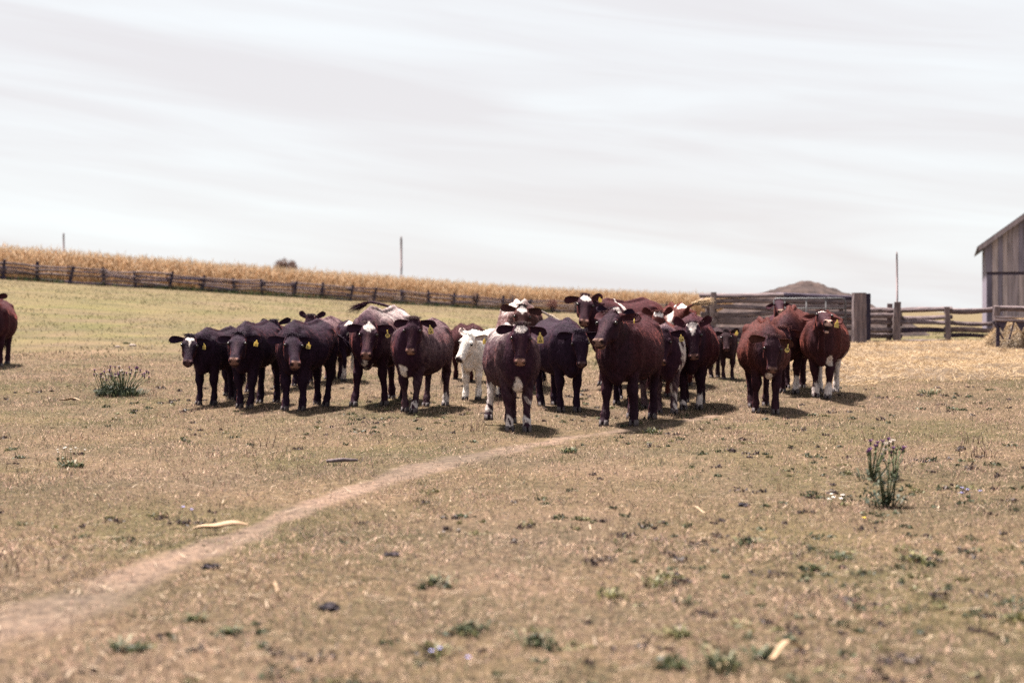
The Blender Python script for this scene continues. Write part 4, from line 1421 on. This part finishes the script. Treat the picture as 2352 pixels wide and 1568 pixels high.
BLK = (0.0150, 0.0066, 0.0160)      # near-black brown
DRK = (0.0240, 0.0084, 0.0175)      # dark liver
RED = (0.062, 0.0165, 0.0150)      # red brown
WHT = (0.62, 0.55, 0.50)
HERD = 'cattle of the herd facing the camera'
def herd():
    cows = []
    def C(*a, **k): cows.append(Cow(*a, **k))
    std = dict(fl=(.04, 0), fr=(-.05, 0), hl=(-.06, 0), hr=(.06, 0))
    alt = dict(fl=(-.08, 0), fr=(.07, 0), hl=(.08, 0), hr=(-.1, 0))
    close = dict(fl=(.10, 0, -.05), fr=(-.06, 0, -.04), hl=(-.1, 0), hr=(.1, 0))
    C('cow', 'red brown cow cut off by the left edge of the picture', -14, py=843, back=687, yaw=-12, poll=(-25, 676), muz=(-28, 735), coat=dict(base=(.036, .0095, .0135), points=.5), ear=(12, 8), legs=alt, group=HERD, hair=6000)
    C('calf', 'black calf with white T on its forehead, leftmost of the bunched calves', 474, py=930, back=752, yaw=20, poll=(437, 770), muz=(442, 829), calf=True, hair=9000,
      coat=dict(base=BLK, blaze='tee', mzamt=.5, muzzle=(.22, .12, .11), bridge=.3), ear=(-2, 12), tagspec=('square', '', 0, .85, -25), legs=alt, group=HERD, shaggy=1.3)
    C('calf', 'dark calf whose narrow face shows between the two leftmost tagged calves', 528, d=22.2, back=757, yaw=22, poll=(521, 762), muz=(517, 814), calf=True, hair=5000, coat=dict(base=BLK, mzamt=.7), ear=(15, 10), legs=std, group=HERD, shaggy=1.3)
    C('calf', 'black calf with square yellow tag, middle of the bunched calves', 563, py=938, back=738, yaw=13, poll=(548, 765), muz=(548, 823), calf=True, wid=1.1, hair=9000,
      coat=dict(base=BLK, bridge=.9), ear=(10, 12), tagspec=('square', '4', 0, .9, 15), legs=std, group=HERD, shaggy=1.4)
    C('calf', 'shaggy black calf with tilted face and tail flicked to the right', 675, py=943, back=736, yaw=19, poll=(672, 768), muz=(690, 831), calf=True, wid=1.18, hair=10000,
      coat=dict(base=BLK, bridge=.4), ear=(12, 10), tagspec=('square', '21', 0, .9, 12), legs=alt, group=HERD, shaggy=1.4,
      tail=[(-.86, 0, 1.20), (-.93, .05, 1.13), (-.97, .20, 1.04), (-1.0, .34, .92)])
    C('cow', 'black cow with pricked ears peeping over the bunched calves', 642, d=23.3, back=747, yaw=20, poll=(627, 737), muz=(624, 795), hair=5000, coat=dict(base=BLK), ear=(38, 22), legs=std, group=HERD, calf=True)
    C('cow', 'roan backed cow mostly hidden behind the bunched calves', 722, d=24.6, back=727, yaw=14, poll=(713, 724), muz=(712, 785), hair=6000, coat=dict(base=DRK, roan=.7), ear=(42, 42), legs=std, group=HERD, wid=.9)
    C('cow', 'dark cow with white rump patch walking away behind the shaggy calf', 775, d=25.6, back=733, yaw=158, poll=(745, 745), muz=(740, 800), fwd=.4, hair=6000,
      coat=dict(base=BLK, patches=[(-.70, -.02, 1.28, .22, .12, .10), (-.86, .0, .78, .12, .12, .25)], socks=[(0, 1, .05, .30, 1), (0, -1, .05, .30, 1)], switch=(.5, .45, .4)), legs=alt, group=HERD, wid=.9)
    C('cow', 'roan cow with white star and round ear tag, tail swung up to the left', 851, py=933, back=706, yaw=15, poll=(848, 741), muz=(845, 813), hair=13000, bony=1,
      coat=dict(base=DRK, roan=.8, top=.6, blaze='star', bridge=2.2, patches=[(.66, .03, .62, .10, .05, .09)], forelock=(.06, .03, .03)), ear=(-4, -2), tagspec=('round', '27', 0, 1.0, 10), legs=dict(fl=(-.10, 0, .03), fr=(.12, 0, .05), hl=(.1, 0), hr=(-.12, 0)), group=HERD,
      tail=[(-.86, 0, 1.22), (-.94, -.03, 1.27), (-1.0, -.16, 1.31), (-1.03, -.36, 1.36), (-1.05, -.56, 1.40), (-1.05, -.72, 1.37)])
    C('cow', 'dark red cow with roan flanks and yellow tag lettered P 28', 943, py=947, back=733, yaw=17, poll=(949, 731), muz=(942, 811), hair=13000, wid=.98,
      coat=dict(base=DRK, roan=.55, roan_lo=.55, bridge=1.2, muzzle=(.40, .23, .17), patches=[(.72, .0, .60, .09, .06, .10)], socks=[(1, 1, .05, .14, .6), (0, 1, .08, .22, .5)], forelock=(.035, .014, .016)),
      ear=(3, 6), tagspec=('house', 'P\n28', 0, .98, -8), legs=close, group=HERD)
    C('calf', 'dark red calf turned away between the tagged cow and the white calf', 1058, d=25.7, back=741, yaw=157, poll=(1035, 760), muz=(1030, 800), hair=6000, coat=dict(base=(.030, .0085, .0115)), legs=std, group=HERD, calf=True, wid=1.25)
    C('calf', 'white calf looking left with a yellow ear tag', 1084, py=918, back=757, yaw=30, poll=(1078, 766), muz=(1050, 829), calf=True, hair=10000, headw=1.05,
      coat=dict(base=(.74, .68, .64), white=(.76, .7, .66), muzzle=(.11, .075, .08), chin=.5, mzamt=1, bridge=0, ear=(.42, .33, .31), socks=[]), ear=(26, 34), tagspec=('square', '', 0, .85, 30), legs=alt, group=HERD, shaggy=1.2)
    C('cow', 'front walking cow with white star and yellow tag lettered 4B', 1188, py=990, back=745, yaw=-9, poll=(1198, 744), muz=(1194, 831), hair=16000, vox=.0140, wid=.95,
      coat=dict(base=DRK, roan=.5, roan_lo=.6, top=.6, blaze='wide', bridge=1.2, muzzle=(.42, .24, .18), patches=[(.70, -.02, .60, .10, .045, .12)], socks=[(1, 1, .06, .20, .62), (1, -1, .05, .16, .62), (1, 1, .36, .46, .4), (0, -1, .36, .58, .55), (0, -1, .17, .24, 1)], forelock=(.03, .014, .014)),
      ear=(-2, 0), tagspec=('house', '5\n4B', 0, 1.0, 6), legs=dict(fl=(.10, 0), fr=(.03, 0), hl=(-.1, 0), hr=(.16, .07, .10)), group=HERD)
    C('cow', 'pale backed roan cow looking over the front walking cow', 1206, d=23.4, back=692, yaw=-8, poll=(1200, 702), muz=(1200, 768), hair=9000, bony=1,
      coat=dict(base=(.04, .016, .016), roan=1.2, top=1.0, blaze='star', bridge=1.2, forelock=(.02, .012, .014), switch=(.5, .42, .36), pale_tail=1), ear=(8, 18), legs=std, group=HERD,
      tail=[(-.86, 0, 1.22), (-.93, .08, 1.24), (-.97, .30, 1.22), (-.98, .52, 1.15), (-.98, .66, 1.08)])
    C('cow', 'black cow with lowered head beside the big bull', 1306, py=946, back=731, yaw=-15, poll=(1331, 760), muz=(1337, 851), hair=11000, coat=dict(base=BLK, mzamt=.6, bridge=.2, muzzle=(.2, .13, .12)), ear=(-8, 6), legs=std, group=HERD)
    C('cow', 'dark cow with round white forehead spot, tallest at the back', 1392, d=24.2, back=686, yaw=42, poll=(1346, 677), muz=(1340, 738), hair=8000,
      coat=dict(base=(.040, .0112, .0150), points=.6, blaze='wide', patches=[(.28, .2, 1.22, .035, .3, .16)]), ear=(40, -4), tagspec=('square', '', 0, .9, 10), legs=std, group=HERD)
    C('cow', 'dark cow with white cap of which only the crown and ears show above the bull', 1432, d=20.9, back=728, yaw=8, poll=(1415, 709), muz=(1412, 770), hair=4000, coat=dict(base=BLK, blaze='cap'), ear=(34, 42), legs=std, group=HERD)
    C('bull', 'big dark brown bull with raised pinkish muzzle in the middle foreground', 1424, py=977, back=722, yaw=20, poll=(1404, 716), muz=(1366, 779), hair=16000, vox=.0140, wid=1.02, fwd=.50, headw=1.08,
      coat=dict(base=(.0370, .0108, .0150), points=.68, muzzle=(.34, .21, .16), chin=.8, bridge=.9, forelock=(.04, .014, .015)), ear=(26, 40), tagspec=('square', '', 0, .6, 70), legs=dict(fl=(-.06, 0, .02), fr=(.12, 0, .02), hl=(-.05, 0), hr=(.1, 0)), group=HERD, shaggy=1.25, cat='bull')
    C('cow', 'red cow with a broad white face showing just over the bull\'s back', 1520, d=22.2, back=738, yaw=10, poll=(1513, 716), muz=(1510, 778), hair=5000, coat=dict(base=RED, blaze='cap'), ear=(42, 44), legs=std, group=HERD)
    C('cow', 'red cow with white stripe and lifted tail, facing away behind the bull', 1541, d=25.2, back=697, yaw=176, poll=(1530, 715), muz=(1528, 765), hair=8000, bony=1,
      coat=dict(base=RED, patches=[(-.66, .0, 1.33, .12, .14, .10), (-.50, .22, 1.15, .30, .06, .26), (-.05, .0, 1.3, .1, .1, .06)], switch=(.45, .33, .22)), legs=std, group=HERD,
      tail=[(-.86, 0, 1.22), (-.96, -.03, 1.30), (-1.0, -.08, 1.32), (-1.02, -.13, 1.36), (-1.03, -.18, 1.38)])
    C('cow', 'roan cow hidden behind the bull, its tagged ear and white chest showing', 1530, py=951, back=742, yaw=-6, poll=(1524, 758), muz=(1514, 838), hair=9000,
      coat=dict(base=DRK, roan=.9, roan_lo=.4, patches=[(.5, .25, .85, .22, .10, .25)], socks=[(1, 1, .05, .5, .35)]), ear=(6, 6), tagspec=('square', '1A', 0, .95, 10), legs=std, group=HERD)
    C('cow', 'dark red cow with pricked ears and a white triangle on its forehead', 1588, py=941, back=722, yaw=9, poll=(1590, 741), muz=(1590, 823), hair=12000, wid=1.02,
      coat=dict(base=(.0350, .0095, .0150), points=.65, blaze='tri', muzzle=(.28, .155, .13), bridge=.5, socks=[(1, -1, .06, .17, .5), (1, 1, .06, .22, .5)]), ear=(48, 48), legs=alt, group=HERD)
    C('calf', 'small dark calf standing alone before the log fence', 1672, py=872, back=753, yaw=-14, poll=(1668, 758), muz=(1664, 800), calf=True, hair=6000, coat=dict(base=(.024, .0115, .0155), muzzle=(.2, .11, .11), mzamt=.6), ear=(26, 10), tagspec=('square', '', 0, .85, 10), legs=std, group=HERD)
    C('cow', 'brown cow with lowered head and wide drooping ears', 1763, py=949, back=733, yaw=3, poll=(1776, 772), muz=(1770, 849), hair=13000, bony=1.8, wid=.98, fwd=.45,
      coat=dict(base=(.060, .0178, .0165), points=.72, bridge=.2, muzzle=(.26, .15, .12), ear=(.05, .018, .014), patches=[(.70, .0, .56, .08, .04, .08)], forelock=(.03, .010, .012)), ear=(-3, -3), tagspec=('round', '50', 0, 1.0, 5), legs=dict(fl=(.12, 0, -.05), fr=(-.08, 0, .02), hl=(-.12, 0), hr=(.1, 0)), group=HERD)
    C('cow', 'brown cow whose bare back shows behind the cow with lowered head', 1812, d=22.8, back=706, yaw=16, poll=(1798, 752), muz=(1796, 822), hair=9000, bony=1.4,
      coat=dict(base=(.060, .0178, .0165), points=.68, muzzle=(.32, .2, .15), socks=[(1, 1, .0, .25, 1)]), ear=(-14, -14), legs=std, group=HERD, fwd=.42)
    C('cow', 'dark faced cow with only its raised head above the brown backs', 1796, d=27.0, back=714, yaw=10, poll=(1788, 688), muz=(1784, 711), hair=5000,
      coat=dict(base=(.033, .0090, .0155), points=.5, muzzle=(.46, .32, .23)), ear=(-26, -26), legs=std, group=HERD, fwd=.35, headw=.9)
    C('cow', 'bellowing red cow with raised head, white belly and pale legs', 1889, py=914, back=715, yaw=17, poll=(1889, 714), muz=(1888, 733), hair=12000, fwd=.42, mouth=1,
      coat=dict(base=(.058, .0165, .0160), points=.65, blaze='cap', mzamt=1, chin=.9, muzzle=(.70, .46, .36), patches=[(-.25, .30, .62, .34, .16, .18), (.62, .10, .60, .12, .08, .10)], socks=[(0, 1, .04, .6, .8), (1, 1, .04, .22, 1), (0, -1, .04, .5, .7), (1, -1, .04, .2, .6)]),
      ear=(-12, -16), tagspec=('house', '', 0, .95, 8), legs=close, group=HERD)
    dg = bpy.context.evaluated_depsgraph_get()
    dg.update()
    for c in cows: c.finish(dg)
    bpy.context.view_layer.update()
    dg = bpy.context.evaluated_depsgraph_get()
    out = []
    for t, o, mt in LETTERS:
        me = bpy.data.meshes.new_from_object(t.evaluated_get(dg))
        me.materials.clear()
        out.append((me, o, mt))
    for t, o, mt in LETTERS:
        bpy.data.objects.remove(t)
    for me, o, mt in out:
        l = link('lettering', me, M['ink'], o)
        l.matrix_local = mt
herd()

# ------------------------------------------------------------------ small things on the pasture
def strip_leaf(name, label, cat, a, b, width, lift, mat, cup=0.3, n=10, wave=0.02, seed=0, twist=0.0):
    """a dry blade lying on the turf from a to b (world), cupped along its length"""
    rr = random.Random(seed)
    a, b = Vector(a), Vector(b)
    o0 = a.lerp(b, .5)
    d = (b - a); L = d.length; d.normalize()
    s = Vector((-d.y, d.x, 0)).normalized()
    m = MB(); top = []; K = 5
    V = []; F = []
    for side in (0, 1):
        for i in range(n + 1):
            t = i / n
            w = width * (math.sin(math.pi * min(.98, max(.03, t)) ** .8)) ** .6
            up = lift * math.sin(math.pi * t) + lift * 1.2 * t ** 3 + wave * math.sin(t * 9 + seed)
            for k in range(K):
                q = k / (K - 1) * 2 - 1
                al = q * (1 + twist * t)
                V.append(a + d * (L * t) + s * (q * w * .5 + wave * math.sin(5 * t)) + Vector((0, 0, up + cup * w * q * q * math.copysign(1, 1) + twist * t * q * w * .5 + (.004 if side else 0))) - o0)
    N = (n + 1) * K
    for side in (0, 1):
        for i in range(n):
            for k in range(K - 1):
                q = side * N + i * K + k
                f = (q, q + 1, q + K + 1, q + K)
                F.append(f if side else f[::-1])
    for i in range(n):
        for k in (0, K - 1):
            q = i * K + k; F.append((q, q + K, q + K + N, q + N))
    m.add(V, F)
    o = m.build(name, mat); o.location = o0
    tag(o, label, cat)
    return o
def litter():
    g = on_ground
    up = Vector((0, 0, .035))
    strip_leaf('maize_husk', 'large curled cream maize husk lying beside the path', 'husk', g(443, 1231) + up, g(570, 1222) + up, .040, .012, M['fallen'], cup=.5, wave=.008, seed=1, twist=.8)
    strip_leaf('maize_husk', 'pale husk lying left of the flowering thistle clump', 'husk', g(136, 926) + up, g(188, 928) + up, .05, .02, M['fallen'], cup=.4, wave=.01, seed=2)
    strip_leaf('dry_leaf', 'looped pale leaf on the turf near the bottom right', 'leaf', g(1768, 1535) + up, g(1850, 1512) + up, .03, .025, M['fallen'], cup=.3, wave=.02, seed=3)
    strip_leaf('dry_leaf', 'straight pale stalk lying right of the path bend', 'leaf', g(553, 1338) + up, g(608, 1337) + up, .018, .01, M['fallen'], seed=4)
    strip_leaf('dry_leaf', 'forked pale stalk lying below the path bend', 'leaf', g(607, 1368) + up, g(655, 1378) + up, .02, .012, M['fallen'], seed=5)
    strip_leaf('dry_leaf', 'long thin straw blade lying right of the dung clod', 'leaf', g(1572, 1180) + up, g(1652, 1195) + up, .016, .012, M['fallen'], seed=6)
    m = MB(); a, b = g(750, 1069), g(822, 1067); c = a.lerp(b, .5)
    m.tube([a - c + Vector((0, 0, .04)), Vector((0, .02, .05)), b - c + Vector((0, 0, .045))], [.016, .019, .012], 7, wob=.25)
    o = m.build('stick', M['post']); o.location = c; tag(o, 'bare grey stick lying on the turf left of the path', 'stick')
    # dung clods
    for px, py, w, lab, sd in ((1713, 1163, 30, 'dark crusted dung clod right of the path', 1), (897, 1276, 32, 'dark dung clod with a tail of crumbs', 2), (762, 1402, 56, 'broken black dung pat in the lower left', 3),
                           (1240, 1247, 12, 'tiny dark dung lump in the middle foreground', 4), (1499, 1340, 26, 'dark dung lump among pale weeds', 5), (485, 1306, 40, 'flat dark dung smear on the path', 6),
                           (2106, 1284, 36, 'brown dung clod below the tall thistle', 7)):
        p = g(px, py); r = w / 2 / FPX * p.y
        rr = random.Random(sd); m = MB()
        k = 3 if w > 20 else 1
        for q in range(k + 2):
            rad = r * rr.uniform(.35, .75)
            m.ellipsoid((rr.uniform(-.7, .7) * r, rr.uniform(-.4, .4) * r, rad * .35), (rad, rad * .8, rad * rr.uniform(.4, .7)), Matrix.Rotation(rr.uniform(0, 3), 3, 'Z'), 9, 6)
        m.v = [(x + rr.uniform(-.2, .2) * r, y + rr.uniform(-.2, .2) * r, max(-.02, z * .8 + rr.uniform(-.16, .16) * r)) for x, y, z in m.v]
        o = m.build('dung', M['dung'], None, False); o.location = p; tag(o, lab, 'dung')
litter()

def blade_tuft(m_v, m_c, m_t, r, n, h, spread, cols, wd=.008, lean=.5):
    """append n curved leaf blades rising from the origin"""
    for _ in range(n):
        az = r.random() * 6.283; out = np.array([math.cos(az), math.sin(az), 0]); sd = np.array([-math.sin(az), math.cos(az), 0])
        L = h * (.5 + .6 * r.random()); p0 = out * spread * r.random()
        ln = lean * (.3 + r.random())
        p1 = p0 + out * L * ln * .4 + np.array([0, 0, L * .6]); p2 = p0 + out * L * ln + np.array([0, 0, L * (1 - .35 * ln)])
        b = len(m_v)
        w = wd * (.7 + .6 * r.random())
        m_v += [p0 - sd * w * .6, p0 + sd * w * .6, p1 + sd * w, p1 - sd * w, p2]
        m_t += [(b, b + 1, b + 2), (b, b + 2, b + 3), (b + 3, b + 2, b + 4)]
        c = np.array(cols[r.integers(0, len(cols))]) * (.75 + .5 * r.random())
        m_c += [c] * 5
def leaf_clump(v, c, t, r, n, rad, h, cols, leaf, off=(0, 0, 0)):
    """append n small leaves in an uneven low mound"""
    lobes = [(r.normal(0, .5, 2) * rad, rad * (.35 + .35 * r.random()), h * (.5 + .6 * r.random())) for _ in range(5)]
    for _ in range(n):
        ctr, lr, lh = lobes[r.integers(0, 5)]
        q = r.normal(size=3); q /= np.linalg.norm(q); q *= r.random() ** .4
        p = np.array([ctr[0] + q[0] * lr, ctr[1] + q[1] * lr * .8, abs(q[2]) * lh]) + off
        a = r.normal(size=3); a[2] = abs(a[2]); a /= np.linalg.norm(a)
        b = np.cross(a, r.normal(size=3)); b /= np.linalg.norm(b)
        L = leaf * (.6 + .8 * r.random())
        k = len(v)
        v += [p - a * L, p + b * L * .45, p + a * L, p - b * L * .45]
        t += [(k, k + 1, k + 2), (k, k + 2, k + 3)]
        cc = np.array(cols[r.integers(0, len(cols))]) * (.75 + .5 * r.random())
        c += [cc] * 4
def turf_weeds():
    """the countless low plants and dead rosettes scattered through the turf"""
    r = np.random.default_rng(808)
    v, c, t = [], [], []
    G = [(.045, .055, .027), (.075, .08, .037), (.03, .036, .026)]; Bn = [(.05, .032, .032), (.075, .048, .042), (.03, .022, .028)]; Y = [(.15, .14, .06), (.20, .165, .09), (.10, .09, .05)]
    k = 0
    while k < 640:
        y = (5.4 ** .5 + r.random() * (24 ** .5 - 5.4 ** .5)) ** 2
        x = (r.random() * 2 - 1) * (.375 * y + .2)
        if abs(x - float(path_mid(y))) < .4 and y < 17: continue
        if float(N3.fbm(x * .6, y * .5, 3)) < .42 + .15 * r.random() - (.10 if x > 0 else 0): continue
        cols = (G, G, Bn, Bn, Y)[r.integers(0, 5)]
        rad = .03 + .07 * r.random() ** 2
        leaf_clump(v, c, t, r, int(14 + 300 * rad), rad, .012 + rad * .35, cols, .012 + .0004 * y, np.array([x, y, tz(x, y)]))
        k += 1
    me = mesh_np('turf_weeds', np.array(v), tris=np.array(t)); set_col(me, np.array(c))
    o = link('turf_weeds', me, M['leaf']); tag(o, 'low green and brown weeds scattered through the turf', 'weeds', kind='stuff')
turf_weeds()
def weeds():
    GR = [(.05, .062, .030), (.085, .092, .042), (.038, .048, .028), (.20, .15, .09), (.12, .115, .055)]
    YG = [(.15, .145, .06), (.20, .18, .08), (.10, .10, .05), (.13, .085, .06), (.26, .20, .12)]
    L = [(1720, 1250, 46, GR, 'dark green weed tuft right of the middle, below the pale straw'), (1866, 1310, 40, GR, 'compact dark green weed tuft below the dung clod'), (1930, 1284, 40, GR, 'small green weed tuft left of the brown dung clod'),
         (2108, 1290, 60, YG, 'yellowish weed clump around the brown dung clod'), (1400, 1375, 70, YG, 'loose yellow green weed patch in the lower middle'), (1505, 1345, 60, YG, 'pale yellow weed patch around the dark dung lump'), (1530, 1330, 46, YG, 'thin yellowish weeds right of the dung lump'),
         (1070, 1452, 76, GR, 'low green weeds near the bottom middle'), (1225, 1482, 80, GR, 'flat green weed rosette near the bottom middle'), (1000, 1500, 70, YG, 'yellow flowered weed clump at the bottom middle'), (1550, 1462, 60, YG, 'upright yellow weed near the bottom right of middle'),
         (1650, 1532, 110, GR, 'wide dark green weed at the bottom edge'), (1545, 1530, 70, GR, 'dark weed left of the wide one at the bottom edge'), (2335, 1425, 60, YG, 'yellow brown weed clump at the right edge'), (1745, 1510, 60, GR, 'small weed left of the looped leaf'),
         (280, 1495, 70, GR, 'faint green weed patch at the bottom left'), (450, 1425, 34, GR, 'small dark green weed right of the path, bottom left'), (1005, 1345, 60, GR, 'soft green grass patch left of middle in the foreground'), (1500, 995, 44, GR, 'dark green weed by the bull\'s hooves'),
         (1310, 1040, 40, GR, 'green weed beside the far end of the path'), (2135, 905, 40, GR, 'dark green weed on the turf below the straw'), (535, 1455, 30, GR, 'tiny dark weed above the bottom left patch'), (165, 1072, 46, GR, 'green weed under the white daisies'), (290, 790, 16, GR, 'small green weed on the left field'), (430, 798, 16, GR, 'small dark weed left of the calves'),
         (720, 1000, 0, GR, '')]
    for i, (px, py, w, cols, lab) in enumerate(L):
        if not w: continue
        p = on_ground(px, py); r = np.random.default_rng(300 + i)
        sz = w / FPX * p.y
        v, c, t = [], [], []
        n = 20 if py > 1100 else 14
        blade_tuft(v, c, t, r, n + 20, min(.11, max(.05, sz * .42)), sz * .75, cols, wd=.005 if py > 1100 else .008, lean=1.1)
        leaf_clump(v, c, t, r, 150, sz * .5, min(.09, sz * .32), cols[:3] + [(.028, .032, .024)], .016)
        me = mesh_np('weed', np.array(v), tris=np.array(t)); set_col(me, np.array(c))
        o = link('weed', me, M['leaf']); o.location = p; tag(o, lab, 'weed')
    # brown dead dock stems at the left edge and by the herd
    for px, py, n, h, lab in ((40, 1318, 12, .17, 'cluster of dead brown stems at the left edge'), (1085, 990, 9, .16, 'dead brown stems left of the front walking cow'), (2240, 1050, 14, .16, 'dead brown stems right of the tall thistle'), (605, 1028, 7, .13, 'few dead stems on the left turf'), (2230, 1020, 8, .14, 'short dead stems above those right of the thistle')):
        p = on_ground(px, py); rr = random.Random(px)
        root = empty('dead_stems', p); tag(root, lab, 'stems')
        for k in range(n):
            m = MB()
            x, y = rr.uniform(-.16, .16), rr.uniform(-.1, .1); hh = h * rr.uniform(.5, 1.1)
            m.tube([(x, y, -.01), (x + rr.uniform(-.02, .02), y, hh * .5), (x + rr.uniform(-.05, .05), y + rr.uniform(-.03, .03), hh)], [.004, .0035, .002], 4)
            m.build('stem', M['dead'], root)
M['dead'] = noisy('dead', [(0.3, (0.05, 0.028, 0.026)), (0.7, (0.12, 0.07, 0.055))], 20, bs=0)
M['stem'] = noisy('stem', [(0.3, (0.045, 0.055, 0.028)), (0.7, (0.10, 0.11, 0.055))], 20, bs=0)
M['thistle'] = noisy('thistle', [(0.3, (0.11, 0.045, 0.135)), (0.7, (0.22, 0.10, 0.25))], 40, bs=0)
M['fluff'] = noisy('fluff', [(0.3, (0.42, 0.36, 0.33)), (0.7, (0.62, 0.55, 0.5))], 40, bs=0)
M['petal'] = noisy('petal', [(0.3, (0.55, 0.5, 0.48)), (0.7, (0.7, 0.66, 0.64))], 40, bs=0)
M['chicory'] = noisy('chicory', [(0.3, (0.20, 0.19, 0.42)), (0.7, (0.34, 0.32, 0.58))], 40, bs=0)
M['gold'] = noisy('gold', [(0.3, (0.55, 0.38, 0.03)), (0.7, (0.7, 0.5, 0.06))], 40, bs=0)
weeds()

def thistles():
    def thistle(px, py, height, radius, nst, nleaf, lab, seed, fl=.7, fluffy=.2, nbase=120, cols=None, bush=0):
        p = on_ground(px, py); rr = random.Random(seed); r = np.random.default_rng(seed)
        root = empty('thistle', p); tag(root, lab, 'thistle')
        v, c, t = [], [], []
        cols = cols or [(.028, .038, .022), (.045, .055, .03), (.07, .075, .042), (.02, .028, .022)]
        blade_tuft(v, c, t, r, nbase, height * .36, radius * .85, cols, wd=.007, lean=1.1)
        if bush: leaf_clump(v, c, t, r, bush, radius * .8, height * .62, cols, .020)
        for k in range(nst):
            a = rr.uniform(0, 6.28); e = rr.uniform(.15, 1)
            b0 = Vector((math.cos(a) * radius * .45 * e * rr.random(), math.sin(a) * radius * .45 * e * rr.random(), 0))
            b2 = Vector((math.cos(a) * radius * e, math.sin(a) * radius * e, height * rr.uniform(.62, 1.02)))
            b1 = b0.lerp(b2, .5) + Vector((0, 0, height * .08))
            stem = MB(); stem.tube([b0, b1, b2], [.0065, .005, .0035], 5); so = stem.build('stem', M['stem'], root)
            for q in range(nleaf):
                f = rr.uniform(.05, .9)
                q0 = np.array(b0.lerp(b1, f * 2) if f < .5 else b1.lerp(b2, f * 2 - 1))
                az = rr.random() * 6.283; L = height * rr.uniform(.10, .22) * (1.15 - f)
                out = np.array([math.cos(az), math.sin(az), .35]); sd = np.array([-math.sin(az), math.cos(az), 0]) * L * .16
                bb = len(v)
                m1 = q0 + out * L * .5
                v += [q0, m1 + sd, m1 - sd, q0 + out * L * np.array([1, 1, .5])]
                t += [(bb, bb + 1, bb + 2), (bb + 1, bb + 3, bb + 2)]
                cc = np.array(rr.choice(cols)) * rr.uniform(.8, 1.3); c += [cc] * 4
            # flower head: bulb and brush
            m = MB(); m.ellipsoid(b2, (.011, .011, .014), None, 8, 6); hd = m.build('flower_head', M['stem'], root)
            u = rr.random()
            if u < fl + fluffy:
                m = MB()
                for q in range(16):
                    a2 = q * .39; ww = .018 if u < fl else .022
                    tip = b2 + Vector((math.cos(a2) * ww, math.sin(a2) * ww, .030 + .012 * rr.random()))
                    s_ = Vector((-math.sin(a2), math.cos(a2), 0)) * .004
                    m.add([b2 + Vector((0, 0, .008)) - s_, b2 + Vector((0, 0, .008)) + s_, tip + s_, tip - s_], [(0, 1, 2, 3)])
                m.build('petals', M['thistle'] if u < fl else M['fluff'], hd, False)
        me = mesh_np('leaves', np.array(v), tris=np.array(t)); set_col(me, np.array(c)); link('leaves', me, M['leaf'], root)
    thistle(2040, 1165, .44, .19, 8, 26, 'tall dark green thistle with a single spiny spire, right foreground', 401, fl=.25, fluffy=.1, nbase=24, bush=120)
    thistle(2000, 1102, .33, .27, 12, 11, 'bushy purple flowered thistle just behind the tall one', 402, fl=.75, fluffy=.1, nbase=24)
    thistle(2055, 1100, .30, .12, 6, 9, 'small leafy thistle at the right of the bushy one', 403, fl=.3, fluffy=.2, nbase=16)
    thistle(283, 908, .42, .44, 46, 9, 'broad clump of purple thistle on the left turf', 404, fl=.62, fluffy=.3, nbase=420, bush=1800)
    thistle(238, 905, .30, .18, 10, 7, 'small thistle growing at the left of the broad clump', 405, fl=.8, fluffy=.15, nbase=140)
thistles()

def flowers():
    def flower(px, py, h, rad, mat, n, lab, sd, name):
        p = on_ground(px, py); rr = random.Random(sd)
        root = empty(name, p); tag(root, lab, 'flowers')
        for k in range(n):
            st = MB()
            x, y = (rr.uniform(-.12, .12), rr.uniform(-.12, .12)) if n > 1 else (0, 0)
            hh = h * rr.uniform(.6, 1.1); q = Vector((x + rr.uniform(-.03, .03), y, hh))
            st.tube([(x, y, 0), (x, y, hh * .5), q], [.0025, .002, .002], 4)
            m = MB()
            for j in range(9):
                a = j * .698; e = Vector((math.cos(a), math.sin(a), .35 + .2 * rr.random())) * rad; s_ = Vector((-math.sin(a), math.cos(a), 0)) * rad * .38
                m.add([q, q + e * .6 + s_, q + e, q + e * .6 - s_], [(0, 1, 2, 3)])
            so = st.build('stem', M['stem'], root)
            m.build('blossom', mat, so, False)
    flower(165, 1060, .12, .014, M['petal'], 9, 'cluster of small white daisies on the left turf', 1, 'daisies')
    flower(1913, 1168, .09, .018, M['petal'], 5, 'white flower heads left of the tall thistle', 2, 'white_flowers')
    flower(2225, 1160, .13, .016, M['chicory'], 4, 'pale blue chicory right of the tall thistle', 4, 'chicory')
    flower(1030, 1545, .12, .011, M['chicory'], 3, 'blue chicory blossoms over the yellow weed at the bottom', 7, 'chicory')
    flower(430, 1230, .26, .014, M['chicory'], 2, 'thin chicory stem standing beside the big husk', 8, 'chicory')
    flower(1987, 1198, .03, .016, M['gold'], 1, 'lone yellow flower below the tall thistle', 9, 'yellow_flower')
flowers()

def stones():
    for px, py, w, lab, sd in ((458, 795, 26, 'pale flat stone on the field left of the calves', 1), (305, 795, 18, 'small pale stone on the left field', 2), (270, 798, 14, 'tiny pale stone beside the small one on the left field', 3)):
        p = on_ground(px, py); r = w / 2 / FPX * p.y; rr = random.Random(sd)
        m = MB(); m.ellipsoid((0, 0, r * .2), (r, r * .7, r * .42), None, 10, 7)
        m.v = [(x + rr.uniform(-.1, .1) * r, y + rr.uniform(-.1, .1) * r, z + rr.uniform(-.06, .06) * r) for x, y, z in m.v]
        o = m.build('stone', M['rock'], None, False); o.location = p; tag(o, lab, 'stone')
M['rock'] = noisy('rock', [(0.3, (0.17, 0.13, 0.115)), (0.7, (0.27, 0.215, 0.19))], 9, bs=.5)
stones()
